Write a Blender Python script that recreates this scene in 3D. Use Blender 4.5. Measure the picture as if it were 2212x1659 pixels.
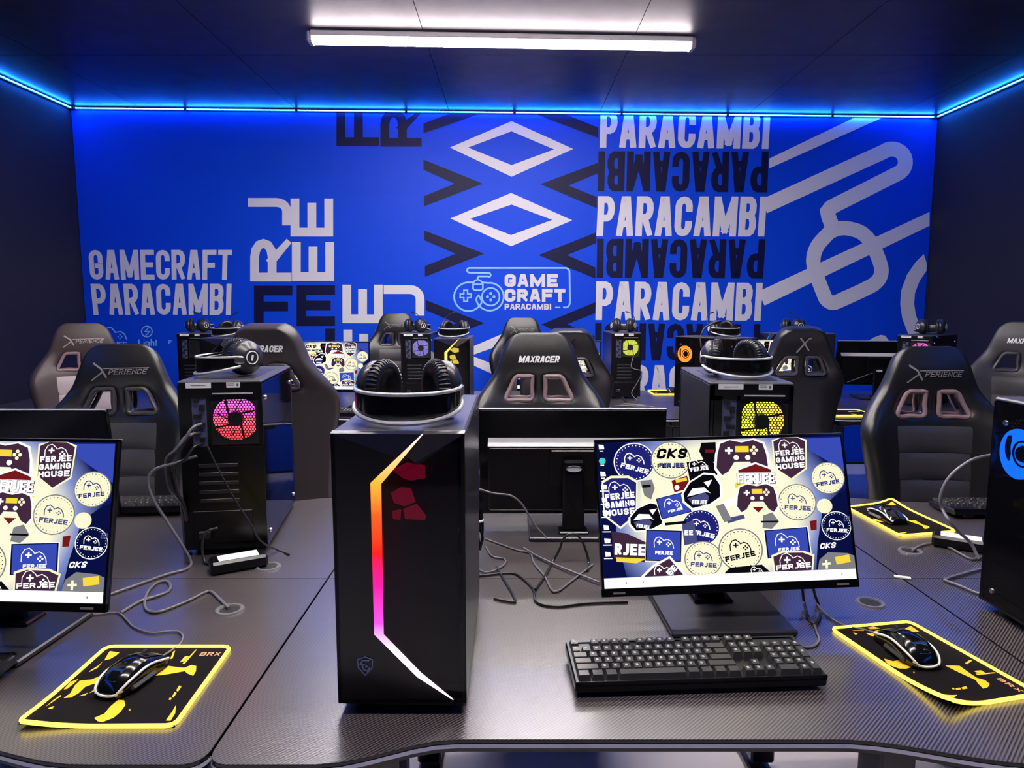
import bpy, math, random
from mathutils import Vector, Matrix
R = math.radians
random.seed(7)
for o in list(bpy.data.objects): bpy.data.objects.remove(o, do_unlink=True)
scn = bpy.context.scene
COL = scn.collection

# ------------------------------------------------------------------ camera, light, exposure
FPX, PITCH, CAMH = 1500.0, R(6.5), 1.41
cam_d = bpy.data.cameras.new('camera'); cam = bpy.data.objects.new('camera', cam_d); COL.objects.link(cam)
cam_d.sensor_width = 36; cam_d.sensor_fit = 'HORIZONTAL'; cam_d.lens = 36 * FPX / 2212
cam_d.clip_start = 0.02
cam.location = (0, 0, CAMH); cam.rotation_euler = (R(90) - PITCH, 0, 0)
scn.camera = cam
world = bpy.data.worlds.new('world'); scn.world = world; world.use_nodes = True
world.node_tree.nodes['Background'].inputs[0].default_value = (0.02, 0.02, 0.03, 1)
world.node_tree.nodes['Background'].inputs[1].default_value = 0.3
vs = scn.view_settings
vs.view_transform = 'Standard'; vs.look = 'None'; vs.gamma = 1; vs.use_curve_mapping = False
vs.exposure = 0.22
TUBE_POWER = 105.0      # emission of the ceiling tubes
STRIP_POWER = 105.0     # emission of the blue LED strips

# ------------------------------------------------------------------ pixel -> world helpers (2212 x 1659 frame)
FW = Vector((0, math.cos(PITCH), -math.sin(PITCH))); UP = Vector((0, math.sin(PITCH), math.cos(PITCH))); RT = Vector((1, 0, 0))
CAMP = Vector((0, 0, CAMH))
def ray(x, y): return FW + RT * ((x - 1106) / FPX) - UP * ((y - 829.5) / FPX)
def OZ(x, y, z=0.75):
    d = ray(x, y); return CAMP + d * ((z - CAMH) / d.z)
def OY(x, y, Y):
    d = ray(x, y); return CAMP + d * (Y / d.y)

# ------------------------------------------------------------------ materials
def srgb(r, g, b):
    f = lambda c: (c / 255 / 12.92) if c / 255 <= 0.04045 else ((c / 255 + 0.055) / 1.055) ** 2.4
    return (f(r), f(g), f(b))
MATS = {}
def pbr(name, col, rough=0.5, metal=0.0, spec=0.5, noise=0.0, nscale=40.0, bump=0.0, bscale=300.0, coat=0.0):
    if name in MATS: return MATS[name]
    m = bpy.data.materials.new(name); m.use_nodes = True; MATS[name] = m
    nt = m.node_tree; b = nt.nodes['Principled BSDF']
    b.inputs['Base Color'].default_value = (*col, 1); b.inputs['Roughness'].default_value = rough
    b.inputs['Metallic'].default_value = metal; b.inputs['Specular IOR Level'].default_value = spec
    b.inputs['Coat Weight'].default_value = coat
    tc = nt.nodes.new('ShaderNodeTexCoord')
    if noise > 0:
        n = nt.nodes.new('ShaderNodeTexNoise'); n.inputs['Scale'].default_value = nscale; n.inputs['Detail'].default_value = 4
        nt.links.new(tc.outputs['Object'], n.inputs['Vector'])
        mr = nt.nodes.new('ShaderNodeMapRange'); mr.inputs['To Min'].default_value = max(0.02, rough - noise); mr.inputs['To Max'].default_value = rough + noise
        nt.links.new(n.outputs['Fac'], mr.inputs['Value']); nt.links.new(mr.outputs['Result'], b.inputs['Roughness'])
    if bump > 0:
        n = nt.nodes.new('ShaderNodeTexNoise'); n.inputs['Scale'].default_value = bscale; n.inputs['Detail'].default_value = 3
        nt.links.new(tc.outputs['Object'], n.inputs['Vector'])
        bp = nt.nodes.new('ShaderNodeBump'); bp.inputs['Strength'].default_value = bump; bp.inputs['Distance'].default_value = 0.002
        nt.links.new(n.outputs['Fac'], bp.inputs['Height']); nt.links.new(bp.outputs['Normal'], b.inputs['Normal'])
    return m
def emis(name, col, s=1.0):
    if name in MATS: return MATS[name]
    m = bpy.data.materials.new(name); m.use_nodes = True; MATS[name] = m
    nt = m.node_tree; nt.nodes.clear()
    e = nt.nodes.new('ShaderNodeEmission'); o = nt.nodes.new('ShaderNodeOutputMaterial')
    e.inputs[0].default_value = (*col, 1); e.inputs[1].default_value = s
    nt.links.new(e.outputs[0], o.inputs[0]); return m
def emis_ramp(name, axis, lo, hi, stops, s=1.0):
    """light whose colour runs along a local axis (RGB light strips and fans)"""
    m = bpy.data.materials.new(name); m.use_nodes = True
    nt = m.node_tree; nt.nodes.clear()
    e = nt.nodes.new('ShaderNodeEmission'); o = nt.nodes.new('ShaderNodeOutputMaterial')
    tc = nt.nodes.new('ShaderNodeTexCoord'); sp = nt.nodes.new('ShaderNodeSeparateXYZ'); mr = nt.nodes.new('ShaderNodeMapRange')
    rp = nt.nodes.new('ShaderNodeValToRGB')
    mr.inputs['From Min'].default_value = lo; mr.inputs['From Max'].default_value = hi
    nt.links.new(tc.outputs['Object'], sp.inputs[0]); nt.links.new(sp.outputs[axis], mr.inputs['Value']); nt.links.new(mr.outputs['Result'], rp.inputs[0])
    cr = rp.color_ramp
    while len(cr.elements) < len(stops): cr.elements.new(0.5)
    for el, (p, c) in zip(cr.elements, stops): el.position = p; el.color = (*c, 1)
    e.inputs[1].default_value = s
    nt.links.new(rp.outputs[0], e.inputs[0]); nt.links.new(e.outputs[0], o.inputs[0]); return m
def tinted(name, trans=0.3, col=(0.004, 0.004, 0.006), rough=0.04):
    m = bpy.data.materials.new(name); m.use_nodes = True; MATS[name] = m
    nt = m.node_tree; b = nt.nodes['Principled BSDF']; o = nt.nodes['Material Output']
    b.inputs['Base Color'].default_value = (*col, 1); b.inputs['Roughness'].default_value = rough
    t = nt.nodes.new('ShaderNodeBsdfTransparent'); mx = nt.nodes.new('ShaderNodeMixShader')
    mx.inputs[0].default_value = trans
    nt.links.new(b.outputs[0], mx.inputs[1]); nt.links.new(t.outputs[0], mx.inputs[2]); nt.links.new(mx.outputs[0], o.inputs[0])
    return m
def carbon(name):
    m = bpy.data.materials.new(name); m.use_nodes = True; MATS[name] = m
    nt = m.node_tree; b = nt.nodes['Principled BSDF']
    tc = nt.nodes.new('ShaderNodeTexCoord'); mp = nt.nodes.new('ShaderNodeMapping'); mp.inputs['Rotation'].default_value = (0, 0, R(45))
    w = nt.nodes.new('ShaderNodeTexWave'); w.wave_type = 'BANDS'; w.bands_direction = 'X'; w.inputs['Scale'].default_value = 62; w.inputs['Distortion'].default_value = 0.0
    nt.links.new(tc.outputs['Object'], mp.inputs[0]); nt.links.new(mp.outputs[0], w.inputs['Vector'])
    rp = nt.nodes.new('ShaderNodeValToRGB'); rp.color_ramp.elements[0].color = (0.004, 0.003, 0.004, 1); rp.color_ramp.elements[1].color = (0.12, 0.100, 0.106, 1)
    nt.links.new(w.outputs['Fac'], rp.inputs[0]); nt.links.new(rp.outputs[0], b.inputs['Base Color'])
    b.inputs['Roughness'].default_value = 0.30; b.inputs['Specular IOR Level'].default_value = 1.0; b.inputs['Coat Weight'].default_value = 0.6; b.inputs['Coat Roughness'].default_value = 0.24
    bp = nt.nodes.new('ShaderNodeBump'); bp.inputs['Strength'].default_value = 0.10; bp.inputs['Distance'].default_value = 0.001
    nt.links.new(w.outputs['Fac'], bp.inputs['Height']); nt.links.new(bp.outputs['Normal'], b.inputs['Normal'])
    return m
def screen_mat(name):
    """desktop wallpaper glow: cream middle, navy towards left, top right and right edges"""
    m = bpy.data.materials.new(name); m.use_nodes = True; MATS[name] = m
    nt = m.node_tree; nt.nodes.clear()
    e = nt.nodes.new('ShaderNodeEmission'); o = nt.nodes.new('ShaderNodeOutputMaterial')
    tc = nt.nodes.new('ShaderNodeTexCoord'); mp = nt.nodes.new('ShaderNodeMapping'); mp.inputs['Scale'].default_value = (3.75, 1, 4.6); mp.inputs['Location'].default_value = (0.04, 0, 0.0)
    g = nt.nodes.new('ShaderNodeVectorMath'); g.operation = 'LENGTH'
    rp = nt.nodes.new('ShaderNodeValToRGB')
    cr = rp.color_ramp; cr.elements[0].position = 0.62; cr.elements[0].color = (*srgb(240, 236, 205), 1); cr.elements[1].position = 0.98; cr.elements[1].color = (*srgb(12, 22, 92), 1)
    el = cr.elements.new(0.8); el.color = (*srgb(120, 135, 190), 1)
    nt.links.new(tc.outputs['Object'], mp.inputs[0]); nt.links.new(mp.outputs[0], g.inputs[0]); nt.links.new(g.outputs['Value'], rp.inputs[0])
    nt.links.new(rp.outputs[0], e.inputs[0]); e.inputs[1].default_value = 1.0; nt.links.new(e.outputs[0], o.inputs[0]); return m

M_wall = pbr('dark_wall_paint', (0.009, 0.008, 0.021), 0.7, bump=0.15, bscale=180)
M_ceil = pbr('dark_ceiling_paint', (0.018, 0.013, 0.017), 0.42, noise=0.08, nscale=6, bump=0.12, bscale=60)
M_floor = pbr('pale_floor', (0.88, 0.80, 0.79), 0.35, noise=0.06, nscale=5)
M_mural = pbr('mural_blue_print', (0.001, 0.060, 0.70), 0.5, spec=0.2, noise=0.04, nscale=3)
M_mwhite = pbr('mural_white_print', (0.70, 0.68, 0.74), 0.5, spec=0.2)
M_mnavy = pbr('mural_navy_print', (0.004, 0.005, 0.045), 0.5, spec=0.2)
M_mlight = pbr('mural_light_blue_print', (0.25, 0.55, 0.95), 0.45)
M_mghost = pbr('mural_ghost_blue_print', (0.001, 0.0585, 0.685), 0.5, spec=0.2)
M_black = pbr('black_plastic', (0.0028, 0.0028, 0.004), 0.28)
M_satin = pbr('satin_black_metal', (0.022, 0.021, 0.028), 0.30, metal=0.0, spec=0.6)
M_gloss = pbr('glossy_black_plastic', (0.004, 0.004, 0.005), 0.14)
M_matte = pbr('matte_black', (0.006, 0.006, 0.008), 0.6)
M_rubber = pbr('rubber_black', (0.012, 0.012, 0.013), 0.5)
M_leather = pbr('black_leatherette', (0.011, 0.0105, 0.012), 0.33, spec=0.7, noise=0.06, nscale=30, bump=0.12, bscale=260)
M_leather2 = pbr('grey_leatherette', (0.042, 0.040, 0.045), 0.42, noise=0.06, nscale=30, bump=0.12, bscale=260)
M_leatherb = pbr('brown_leatherette', (0.055, 0.036, 0.036), 0.42, noise=0.06, nscale=30, bump=0.12, bscale=260)
M_leatherp = pbr('pale_leatherette', (0.42, 0.35, 0.36), 0.5, noise=0.05, nscale=30, bump=0.1, bscale=260)
M_trim = pbr('dusty_pink_trim', (0.26, 0.17, 0.18), 0.42)
M_dtrim = pbr('charcoal_trim', (0.05, 0.045, 0.05), 0.35)
M_logow = pbr('white_embroidery', (0.82, 0.82, 0.82), 0.6)
M_logog = pbr('grey_embroidery', (0.22, 0.21, 0.22), 0.5)
M_carbon = carbon('carbon_fibre_laminate')
M_edge = pbr('white_edge_strip', (0.84, 0.84, 0.95), 0.4)
M_silver = pbr('silver_metal', (0.62, 0.62, 0.64), 0.28, metal=1.0)
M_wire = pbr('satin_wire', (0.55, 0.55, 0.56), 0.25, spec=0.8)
M_io = pbr('io_shield_blue_steel', (0.16, 0.17, 0.34), 0.35, metal=0.6)
M_label = pbr('white_label', (0.85, 0.85, 0.84), 0.6)
M_print = pbr('label_print', (0.12, 0.12, 0.14), 0.6)
M_key = pbr('black_keycap', (0.045, 0.044, 0.046), 0.25)
M_legend = pbr('grey_key_legend', (0.35, 0.35, 0.36), 0.5)
M_pad = pbr('mousepad_cloth', (0.006, 0.004, 0.005), 0.8, spec=0.1, bump=0.2, bscale=900)
M_padyel = pbr('yellow_pad_print', (0.95, 0.56, 0.01), 0.6)
M_padrim = emis('yellow_lit_rim', (1.0, 0.74, 0.10), 2.2)
M_padtext = pbr('orange_pad_print', (0.75, 0.38, 0.16), 0.6)
M_cable = pbr('black_cable', (0.02, 0.02, 0.022), 0.3)
M_gcable = pbr('grey_cable', (0.16, 0.15, 0.17), 0.35)
M_beige = pbr('pale_cable', (0.45, 0.36, 0.36), 0.4)
M_glass = tinted('tinted_glass', 0.38)
M_win = tinted('smoked_front_window', 0.45)
M_facet_b = pbr('blue_grey_facet', (0.014, 0.016, 0.045), 0.3)
M_facet_g = pbr('grey_facet', (0.05, 0.048, 0.052), 0.22)
M_tube = emis('tube_light', (1.0, 0.95, 0.90), TUBE_POWER)
M_strip = emis('blue_led_strip', (0.01, 0.16, 1.0), STRIP_POWER)
M_led = emis('blue_white_led', (0.25, 0.75, 1.0), 3.0)
M_screen = screen_mat('desktop_wallpaper')

# ------------------------------------------------------------------ mesh building
class MB:
    def __init__(s): s.v = []; s.f = []; s.m = []
    def add(s, vs, fs, mi=0):
        n = len(s.v); s.v += [tuple(p) for p in vs]; s.f += [tuple(i + n for i in f) for f in fs]; s.m += [mi] * len(fs); return s
    def box(s, c, d, mi=0, r=0.0, M=None):
        c = Vector(c); h = Vector(d) / 2
        if r <= 0:
            vs = [Vector((x, y, z)) for x in (-h.x, h.x) for y in (-h.y, h.y) for z in (-h.z, h.z)]
            fs = [(0, 1, 3, 2), (4, 6, 7, 5), (0, 4, 5, 1), (2, 3, 7, 6), (0, 2, 6, 4), (1, 5, 7, 3)]
        else:
            r = min(r, h.x * .95, h.y * .95, h.z * .95)
            vs = []; idx = {}
            for sx in (-1, 1):
                for sy in (-1, 1):
                    for sz in (-1, 1):
                        for a in range(3):
                            p = [sx * (h.x - r), sy * (h.y - r), sz * (h.z - r)]; p[a] += (sx, sy, sz)[a] * r
                            idx[(sx, sy, sz, a)] = len(vs); vs.append(Vector(p))
            fs = []
            for a in range(3):
                b, c2 = (a + 1) % 3, (a + 2) % 3
                for sg in (-1, 1):
                    q = []
                    for (i, j) in ((-1, -1), (1, -1), (1, 1), (-1, 1)):
                        k = [0, 0, 0]; k[a] = sg; k[b] = i; k[c2] = j; q.append(idx[(*k, a)])
                    fs.append(tuple(q if sg > 0 else q[::-1]))
                for i in (-1, 1):
                    for j in (-1, 1):
                        k0 = [0, 0, 0]; k1 = [0, 0, 0]; k0[a] = -1; k1[a] = 1
                        for k in (k0, k1): k[b] = i; k[c2] = j
                        q = [idx[(*k0, b)], idx[(*k1, b)], idx[(*k1, c2)], idx[(*k0, c2)]]
                        fs.append(tuple(q if i * j < 0 else q[::-1]))
            for sx in (-1, 1):
                for sy in (-1, 1):
                    for sz in (-1, 1):
                        q = [idx[(sx, sy, sz, a)] for a in range(3)]
                        fs.append(tuple(q if sx * sy * sz > 0 else q[::-1]))
        if M is not None: vs = [M @ p for p in vs]
        return s.add([c + p for p in vs], fs, mi)
    def cyl(s, p0, p1, r0, r1=None, n=12, mi=0, caps=True):
        if r1 is None: r1 = r0
        p0 = Vector(p0); p1 = Vector(p1); d = (p1 - p0).normalized()
        a = d.orthogonal().normalized(); b = d.cross(a)
        vs = []
        for p, r in ((p0, r0), (p1, r1)):
            for k in range(n):
                t = 2 * math.pi * k / n; vs.append(p + (a * math.cos(t) + b * math.sin(t)) * r)
        fs = [(k, (k + 1) % n, n + (k + 1) % n, n + k) for k in range(n)]
        if caps: fs += [tuple(range(n))[::-1], tuple(range(n, 2 * n))]
        return s.add(vs, fs, mi)
    def tube(s, pts, r, n=8, mi=0, closed=False, flat=None):
        """sweep; flat=(a,b) makes an upright flat strap of half size a (sideways) and b (along z)"""
        pts = [Vector(p) for p in pts]; N = len(pts); vs = []; up = Vector((0, 0, 1)); prev = None
        for i, p in enumerate(pts):
            t = (pts[(i + 1) % N] - pts[i - 1]) if closed else (pts[min(i + 1, N - 1)] - pts[max(i - 1, 0)])
            t.normalize()
            if flat: a = t.cross(up).normalized(); b = up
            else:
                if prev is None: a = t.orthogonal().normalized()
                else: a = (prev - t * prev.dot(t)).normalized()
                prev = a; b = t.cross(a)
            for k in range(n):
                q = 2 * math.pi * (k + .5) / n
                if flat:
                    cx, sx = math.cos(q), math.sin(q); e = 0.45
                    vs.append(p + a * flat[0] * math.copysign(abs(cx) ** e, cx) + b * flat[1] * math.copysign(abs(sx) ** e, sx))
                else:
                    rr = r[i] if isinstance(r, (list, tuple)) else r
                    vs.append(p + (a * math.cos(q) + b * math.sin(q)) * rr)
        fs = []
        for i in range(N if closed else N - 1):
            j = (i + 1) % N
            for k in range(n): fs.append((i * n + k, i * n + (k + 1) % n, j * n + (k + 1) % n, j * n + k))
        if not closed: fs += [tuple(range(n))[::-1], tuple(range((N - 1) * n, N * n))]
        return s.add(vs, fs, mi)
    def lathe(s, prof, M, n=24, mi=0):
        """profile of (radius, height) about local z, placed by matrix M"""
        vs = []; fs = []
        for (r, h) in prof:
            for k in range(n):
                t = 2 * math.pi * k / n; vs.append(M @ Vector((r * math.cos(t), r * math.sin(t), h)))
        for i in range(len(prof) - 1):
            for k in range(n): fs.append((i * n + k, i * n + (k + 1) % n, (i + 1) * n + (k + 1) % n, (i + 1) * n + k))
        return s.add(vs, fs, mi)
    def poly(s, pts, mi=0): return s.add(pts, [tuple(range(len(pts)))], mi)
    def prism(s, pts, f0, f1, mi=0):
        """2D outline (counter-clockwise) between two maps to 3D"""
        n = len(pts); vs = [f0(p) for p in pts] + [f1(p) for p in pts]
        fs = [tuple(range(n))[::-1], tuple(range(n, 2 * n))] + [(i, (i + 1) % n, n + (i + 1) % n, n + i) for i in range(n)]
        return s.add(vs, fs, mi)
    def mesh(s, name, mats, smooth=None):
        me = bpy.data.meshes.new(name); me.from_pydata(s.v, [], s.f)
        for m in mats: me.materials.append(m)
        for p, mi in zip(me.polygons, s.m): p.material_index = mi
        me.update()
        if smooth is not None:
            me.shade_smooth(); me.set_sharp_from_angle(angle=R(smooth))
        return me
CACHE = {}
def link(name, me, parent=None, loc=(0, 0, 0), rot=(0, 0, 0)):
    o = bpy.data.objects.new(name, me); COL.objects.link(o); o.location = loc; o.rotation_euler = rot
    if parent: o.parent = parent
    return o
def part(name, key, fn, mats, parent, loc=(0, 0, 0), rot=(0, 0, 0), smooth=35, label=None):
    """a mesh part; alike parts share mesh data through the cache"""
    if not isinstance(mats, (list, tuple)): mats = [mats]
    if key is None or key not in CACHE:
        b = MB(); fn(b); me = b.mesh(name, mats, smooth)
        if key is not None: CACHE[key] = me
    else: me = CACHE[key]
    o = link(name, me, parent, loc, rot)
    if label: o['label'] = label
    return o
def recolor(o, mats):
    for i, m in enumerate(mats):
        o.material_slots[i].link = 'OBJECT'; o.material_slots[i].material = m
def thing(name, label, cat, loc=(0, 0, 0), rz=0.0, group=None):
    o = bpy.data.objects.new(name, None); COL.objects.link(o); o.empty_display_size = 0.05
    o.location = loc; o.rotation_euler = (0, 0, rz); o['label'] = label; o['category'] = cat
    if group: o['group'] = group
    return o
def tag(o, label, cat, group=None):
    o['label'] = label; o['category'] = cat
    if group: o['group'] = group
    return o
def struct(name, fn, mats, smooth=None):
    b = MB(); fn(b); o = link(name, b.mesh(name, mats if isinstance(mats, list) else [mats], smooth)); o['kind'] = 'structure'; return o
def catmull(pts, n=8):
    pts = [Vector(p) for p in pts]; P = [pts[0] * 2 - pts[1]] + pts + [pts[-1] * 2 - pts[-2]]; out = []
    for i in range(1, len(P) - 2):
        a, b, c, d = P[i - 1], P[i], P[i + 1], P[i + 2]
        for k in range(n):
            t = k / n; out.append(0.5 * ((2 * b) + (c - a) * t + (2 * a - 5 * b + 4 * c - d) * t * t + (3 * b - a - 3 * c + d) * t ** 3))
    out.append(pts[-1]); return out

# ------------------------------------------------------------------ stroke lettering
def stroke(pts, w, cap='square', closed=False, rr=0.0):
    """thick polyline with mitred joints -> list of 2D polygons"""
    src = [Vector(p) for p in pts]; pts = []
    for p in src:
        if not pts or (p - pts[-1]).length > w * .02: pts.append(p)
    n = len(pts); h = w / 2
    if n < 2: return []
    if not closed and cap == 'square':
        pts[0] = pts[0] + (pts[0] - pts[1]).normalized() * h; pts[-1] = pts[-1] + (pts[-1] - pts[-2]).normalized() * h
    L = []; Rr = []
    for i in range(n):
        d0 = (pts[i] - pts[i - 1]).normalized() if (i > 0 or closed) else None
        d1 = (pts[(i + 1) % n] - pts[i]).normalized() if (i < n - 1 or closed) else None
        if d0 is None: d0 = d1
        if d1 is None: d1 = d0
        n0 = Vector((-d0.y, d0.x)); n1 = Vector((-d1.y, d1.x)); m = n0 + n1
        if m.length < 1e-6: m = n0
        m.normalize(); k = min(h / max(0.25, m.dot(n0)), h * 2.2)
        L.append(pts[i] + m * k); Rr.append(pts[i] - m * k)
    out = []
    for i in range(n if closed else n - 1):
        j = (i + 1) % n; out.append([Rr[i], Rr[j], L[j], L[i]])
    if rr > 0 and not closed:          # rounded end corners
        for e, (a, b) in ((0, (0, 1)), (1, (n - 1, n - 2))):
            d = (pts[a] - pts[b]).normalized(); nn = Vector((-d.y, d.x)); A = pts[a]
            arc = [A + nn * h]
            for q in range(0, 5):
                t = q / 4 * math.pi / 2; arc.append(A + nn * (h - rr + rr * math.cos(t)) + d * rr * math.sin(t))
            for q in range(0, 5):
                t = math.pi / 2 - q / 4 * math.pi / 2; arc.append(A - nn * (h - rr + rr * math.cos(t)) + d * rr * math.sin(t))
            out.append(arc[::-1])
    return out
def arc(cx, cy, rx, ry, a0, a1, n=8):
    return [(cx + rx * math.cos(R(a0 + (a1 - a0) * i / n)), cy + ry * math.sin(R(a0 + (a1 - a0) * i / n))) for i in range(n + 1)]
GLY = {
 'A': [[(0, 0), (.36, 1), (.64, 1), (1, 0)], [(.2, .27), (.8, .27)]],
 'B': [[(0, .53), (.66, .53)] + arc(.66, .765, .30, .235, -90, 90, 5) + [(0, 1), (0, 0), (.66, 0)] + arc(.66, .265, .34, .265, -90, 90, 5)],
 'C': [[(1, .74), (1, .80)] + arc(.5, .8, .5, .2, 0, 180, 6)[1:] + arc(.5, .2, .5, .2, 180, 360, 6) + [(1, .26)]],
 'D': [[(0, 0), (0, 1), (.5, 1)] + arc(.5, .7, .5, .3, 90, 0, 4) + arc(.5, .3, .5, .3, 0, -90, 4) + [(0, 0)]],
 'E': [[(1, 1), (0, 1), (0, 0), (1, 0)], [(0, .5), (.85, .5)]],
 'F': [[(1, 1), (0, 1), (0, 0)], [(0, .48), (.85, .48)]],
 'G': [[(1, .68), (1, .82)] + arc(.5, .8, .5, .2, 0, 180, 6)[1:] + arc(.5, .2, .5, .2, 180, 360, 6) + [(1, .46), (.62, .46)]],
 'H': [[(0, 0), (0, 1)], [(1, 0), (1, 1)], [(0, .5), (1, .5)]],
 'I': [[(.5, 0), (.5, 1)]],
 'J': [[(1, 1), (1, .3)] + arc(.62, .3, .38, .3, 0, -90, 5) + [(0.15, 0)]],
 'K': [[(0, 0), (0, 1)], [(1, 1), (.1, .48), (1, 0)]],
 'L': [[(0, 1), (0, 0), (1, 0)]],
 'M': [[(0, 0), (0, 1)], [(1, 0), (1, 1)], [(.04, 1), (.5, .1)], [(.5, .1), (.96, 1)]],
 'N': [[(0, 0), (0, 1), (1, 0), (1, 1)]],
 'O': [[(0, .5)] + arc(.5, .8, .5, .2, 180, 0, 6) + arc(.5, .2, .5, .2, 0, -180, 6) + [(0, .5)]],
 'P': [[(0, 0), (0, 1), (.6, 1)] + arc(.6, .72, .40, .28, 90, -90, 6) + [(0, .44)]],
 'R': [[(0, 0), (0, 1), (.6, 1)] + arc(.6, .73, .40, .27, 90, -90, 6) + [(0, .46)], [(.5, .46), (1, 0)]],
 'S': [[(1, .76)] + arc(.5, .78, .5, .22, 10, 180, 6) + [(.2, .56), (.8, .44)] + arc(.5, .22, .5, .22, 0, -170, 6)],
 'T': [[(0, 1), (1, 1)], [(.5, 0), (.5, 1)]],
 'U': [[(0, 1)] + arc(.5, .25, .5, .25, 180, 360, 8) + [(1, 1)]],
 'X': [[(0, 0), (1, 1)], [(0, 1), (1, 0)]],
 'Y': [[(0, 1), (.5, .5), (1, 1)], [(.5, .5), (.5, 0)]],
 '2': [[(0, .8)] + arc(.5, .78, .5, .22, 170, -20, 6) + [(0, 0), (1, 0)]],
}
WID = {'I': 0.42, 'M': 1.35, 'J': 0.85}
def glyph(ch, x0, y0, w, h, t, rr=0.0):
    out = []
    for pl in GLY.get(ch, []):
        pts = [(x0 + t / 2 + (w - t) * px, y0 + t / 2 + (h - t) * py) for px, py in pl]
        out += [[Vector((min(max(p[0], x0), x0 + w), min(max(p[1], y0), y0 + h))) for p in q] for q in stroke(pts, t, 'square' if rr == 0 else 'flat', rr=rr)]
    return out
def word(s, W, H, t, gap=0.12, shear=0.0):
    """word fitted to a W x H box, stroke t, origin bottom left"""
    ws = [WID.get(c, 1.0) if c != ' ' else 0.6 for c in s]; tot = sum(ws) + gap * (len(s) - 1); k = W / tot; x = 0; out = []
    for c, w in zip(s, ws):
        out += glyph(c, x, 0, max(w * k, t), H, t); x += (w + gap) * k
    if shear: out = [[Vector((p[0] + shear * p[1], p[1])) for p in q] for q in out]
    return out
def ngon(cx, cy, rx, ry=None, n=24, a0=0): ry = ry or rx; return [(cx + rx * math.cos(2 * math.pi * k / n + a0), cy + ry * math.sin(2 * math.pi * k / n + a0)) for k in range(n)]
def ccw(p):
    a = sum(p[i][0] * p[(i + 1) % len(p)][1] - p[(i + 1) % len(p)][0] * p[i][1] for i in range(len(p)))
    return p if a > 0 else p[::-1]

# ================================================================== the room
HC = 3.0
WL, WR = Vector((-3.56, 5.82, 0)), Vector((3.60, 6.09, 0))
BACKY = -3.2
TH = 0.12
struct('floor', lambda b: b.box((0.02, 1.5, -0.05), (7.8, 10.0, 0.1)), M_floor)
def back_wall(b):
    d = (WR - WL).normalized(); n = Vector((-d.y, d.x, 0))
    a, c = WL - d * 0.3, WR + d * 0.3
    b.prism([(a.x, a.y), (c.x, c.y), ((c + n * TH).x, (c + n * TH).y), ((a + n * TH).x, (a + n * TH).y)], lambda p: (p[0], p[1], 0), lambda p: (p[0], p[1], HC + 0.1))
struct('wall_back', back_wall, M_wall)
struct('wall_left', lambda b: b.box((WL.x - TH / 2, 1.3, (HC + 0.1) / 2), (TH, 9.2, HC + 0.1)), M_wall)
struct('wall_right', lambda b: b.box((WR.x + TH / 2, 1.4, (HC + 0.1) / 2), (TH, 9.5, HC + 0.1)), M_wall)
struct('wall_front', lambda b: b.box((0, BACKY - TH / 2, (HC + 0.1) / 2), (7.6, TH, HC + 0.1)), M_wall)
ceil = struct('ceiling', lambda b: b.box((0.02, 1.5, HC + 0.07), (7.8, 10.0, 0.1)), M_ceil)
# ceiling boards with open joints
xs = [-3.70, -3.02, -1.77, -0.52, 0.73, 1.98, 3.23, 3.76]; ysb = [BACKY, -0.35, 2.15, 4.66, 6.2]
for i in range(len(xs) - 1):
    for j in range(len(ysb) - 1):
        x0, x1, y0, y1 = xs[i] + .002, xs[i + 1] - .002, ysb[j] + .002, ysb[j + 1] - .002
        part('panel', None, lambda b: b.box(((x0 + x1) / 2, (y0 + y1) / 2, HC + 0.012), (x1 - x0, y1 - y0, 0.02)), M_ceil, ceil, smooth=None)

# ---- mural on the back wall
WD = (WR - WL).normalized(); WN = Vector((WD.y, -WD.x, 0))      # WN points into the room
def WP(x, y, e=0.0):
    d = ray(x, y); t = (WL - CAMP).dot(WN) / d.dot(WN); p = CAMP + d * t + WN * e
    if p.z > HC - 0.012: p.z = HC - 0.012
    s = (p - WL).dot(WD); L = (WR - WL).length
    if s < 0.012: p -= WD * (s - 0.012)
    if s > L - 0.012: p -= WD * (s - L + 0.012)
    return p
mural = thing('wall_mural', 'bright blue printed mural covering the whole back wall with white lettering', 'mural', (WL + WR) / 2)
MO = Vector(mural.location)
def mural_base(b):
    L = (WR - WL).length
    a, c = WL + WD * 0.004 - MO, WR - WD * 0.004 - MO
    b.prism([(a.x, a.y), (a.x + WN.x * .004, a.y + WN.y * .004), (c.x + WN.x * .004, c.y + WN.y * .004), (c.x, c.y)], lambda p: (p[0], p[1], 0.02), lambda p: (p[0], p[1], HC - 0.008))
part('mural_sheet', None, mural_base, M_mural, mural, smooth=None)
ART_E = [0.0050]
def art(name, polys, mat, label=None):
    """flat print: polygons given in photo pixels laid on the wall plane"""
    def fn(b):
        ART_E[0] += .00002
        for i, q in enumerate(polys): b.poly([WP(p[0], p[1], ART_E[0] + i * .000004) - MO for p in ccw([tuple(r) for r in q])[::-1]])
    return part(name, None, fn, mat, mural, smooth=None, label=label)
def quadmap(tl, tr, br, bl):
    return lambda p: ((bl[0] * (1 - p[0]) + br[0] * p[0]) * (1 - p[1]) + (tl[0] * (1 - p[0]) + tr[0] * p[0]) * p[1],
                      (bl[1] * (1 - p[0]) + br[1] * p[0]) * (1 - p[1]) + (tl[1] * (1 - p[0]) + tr[1] * p[0]) * p[1])
def qword(s, tl, tr, br, bl, asp, t, gap=0.1, rot180=False):
    f = quadmap(tl, tr, br, bl); out = []
    for q in word(s, asp, 1.0, t, gap):
        out.append([f((1 - p[0] / asp, 1 - p[1]) if rot180 else (p[0] / asp, p[1])) for p in q])
    return out
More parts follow.
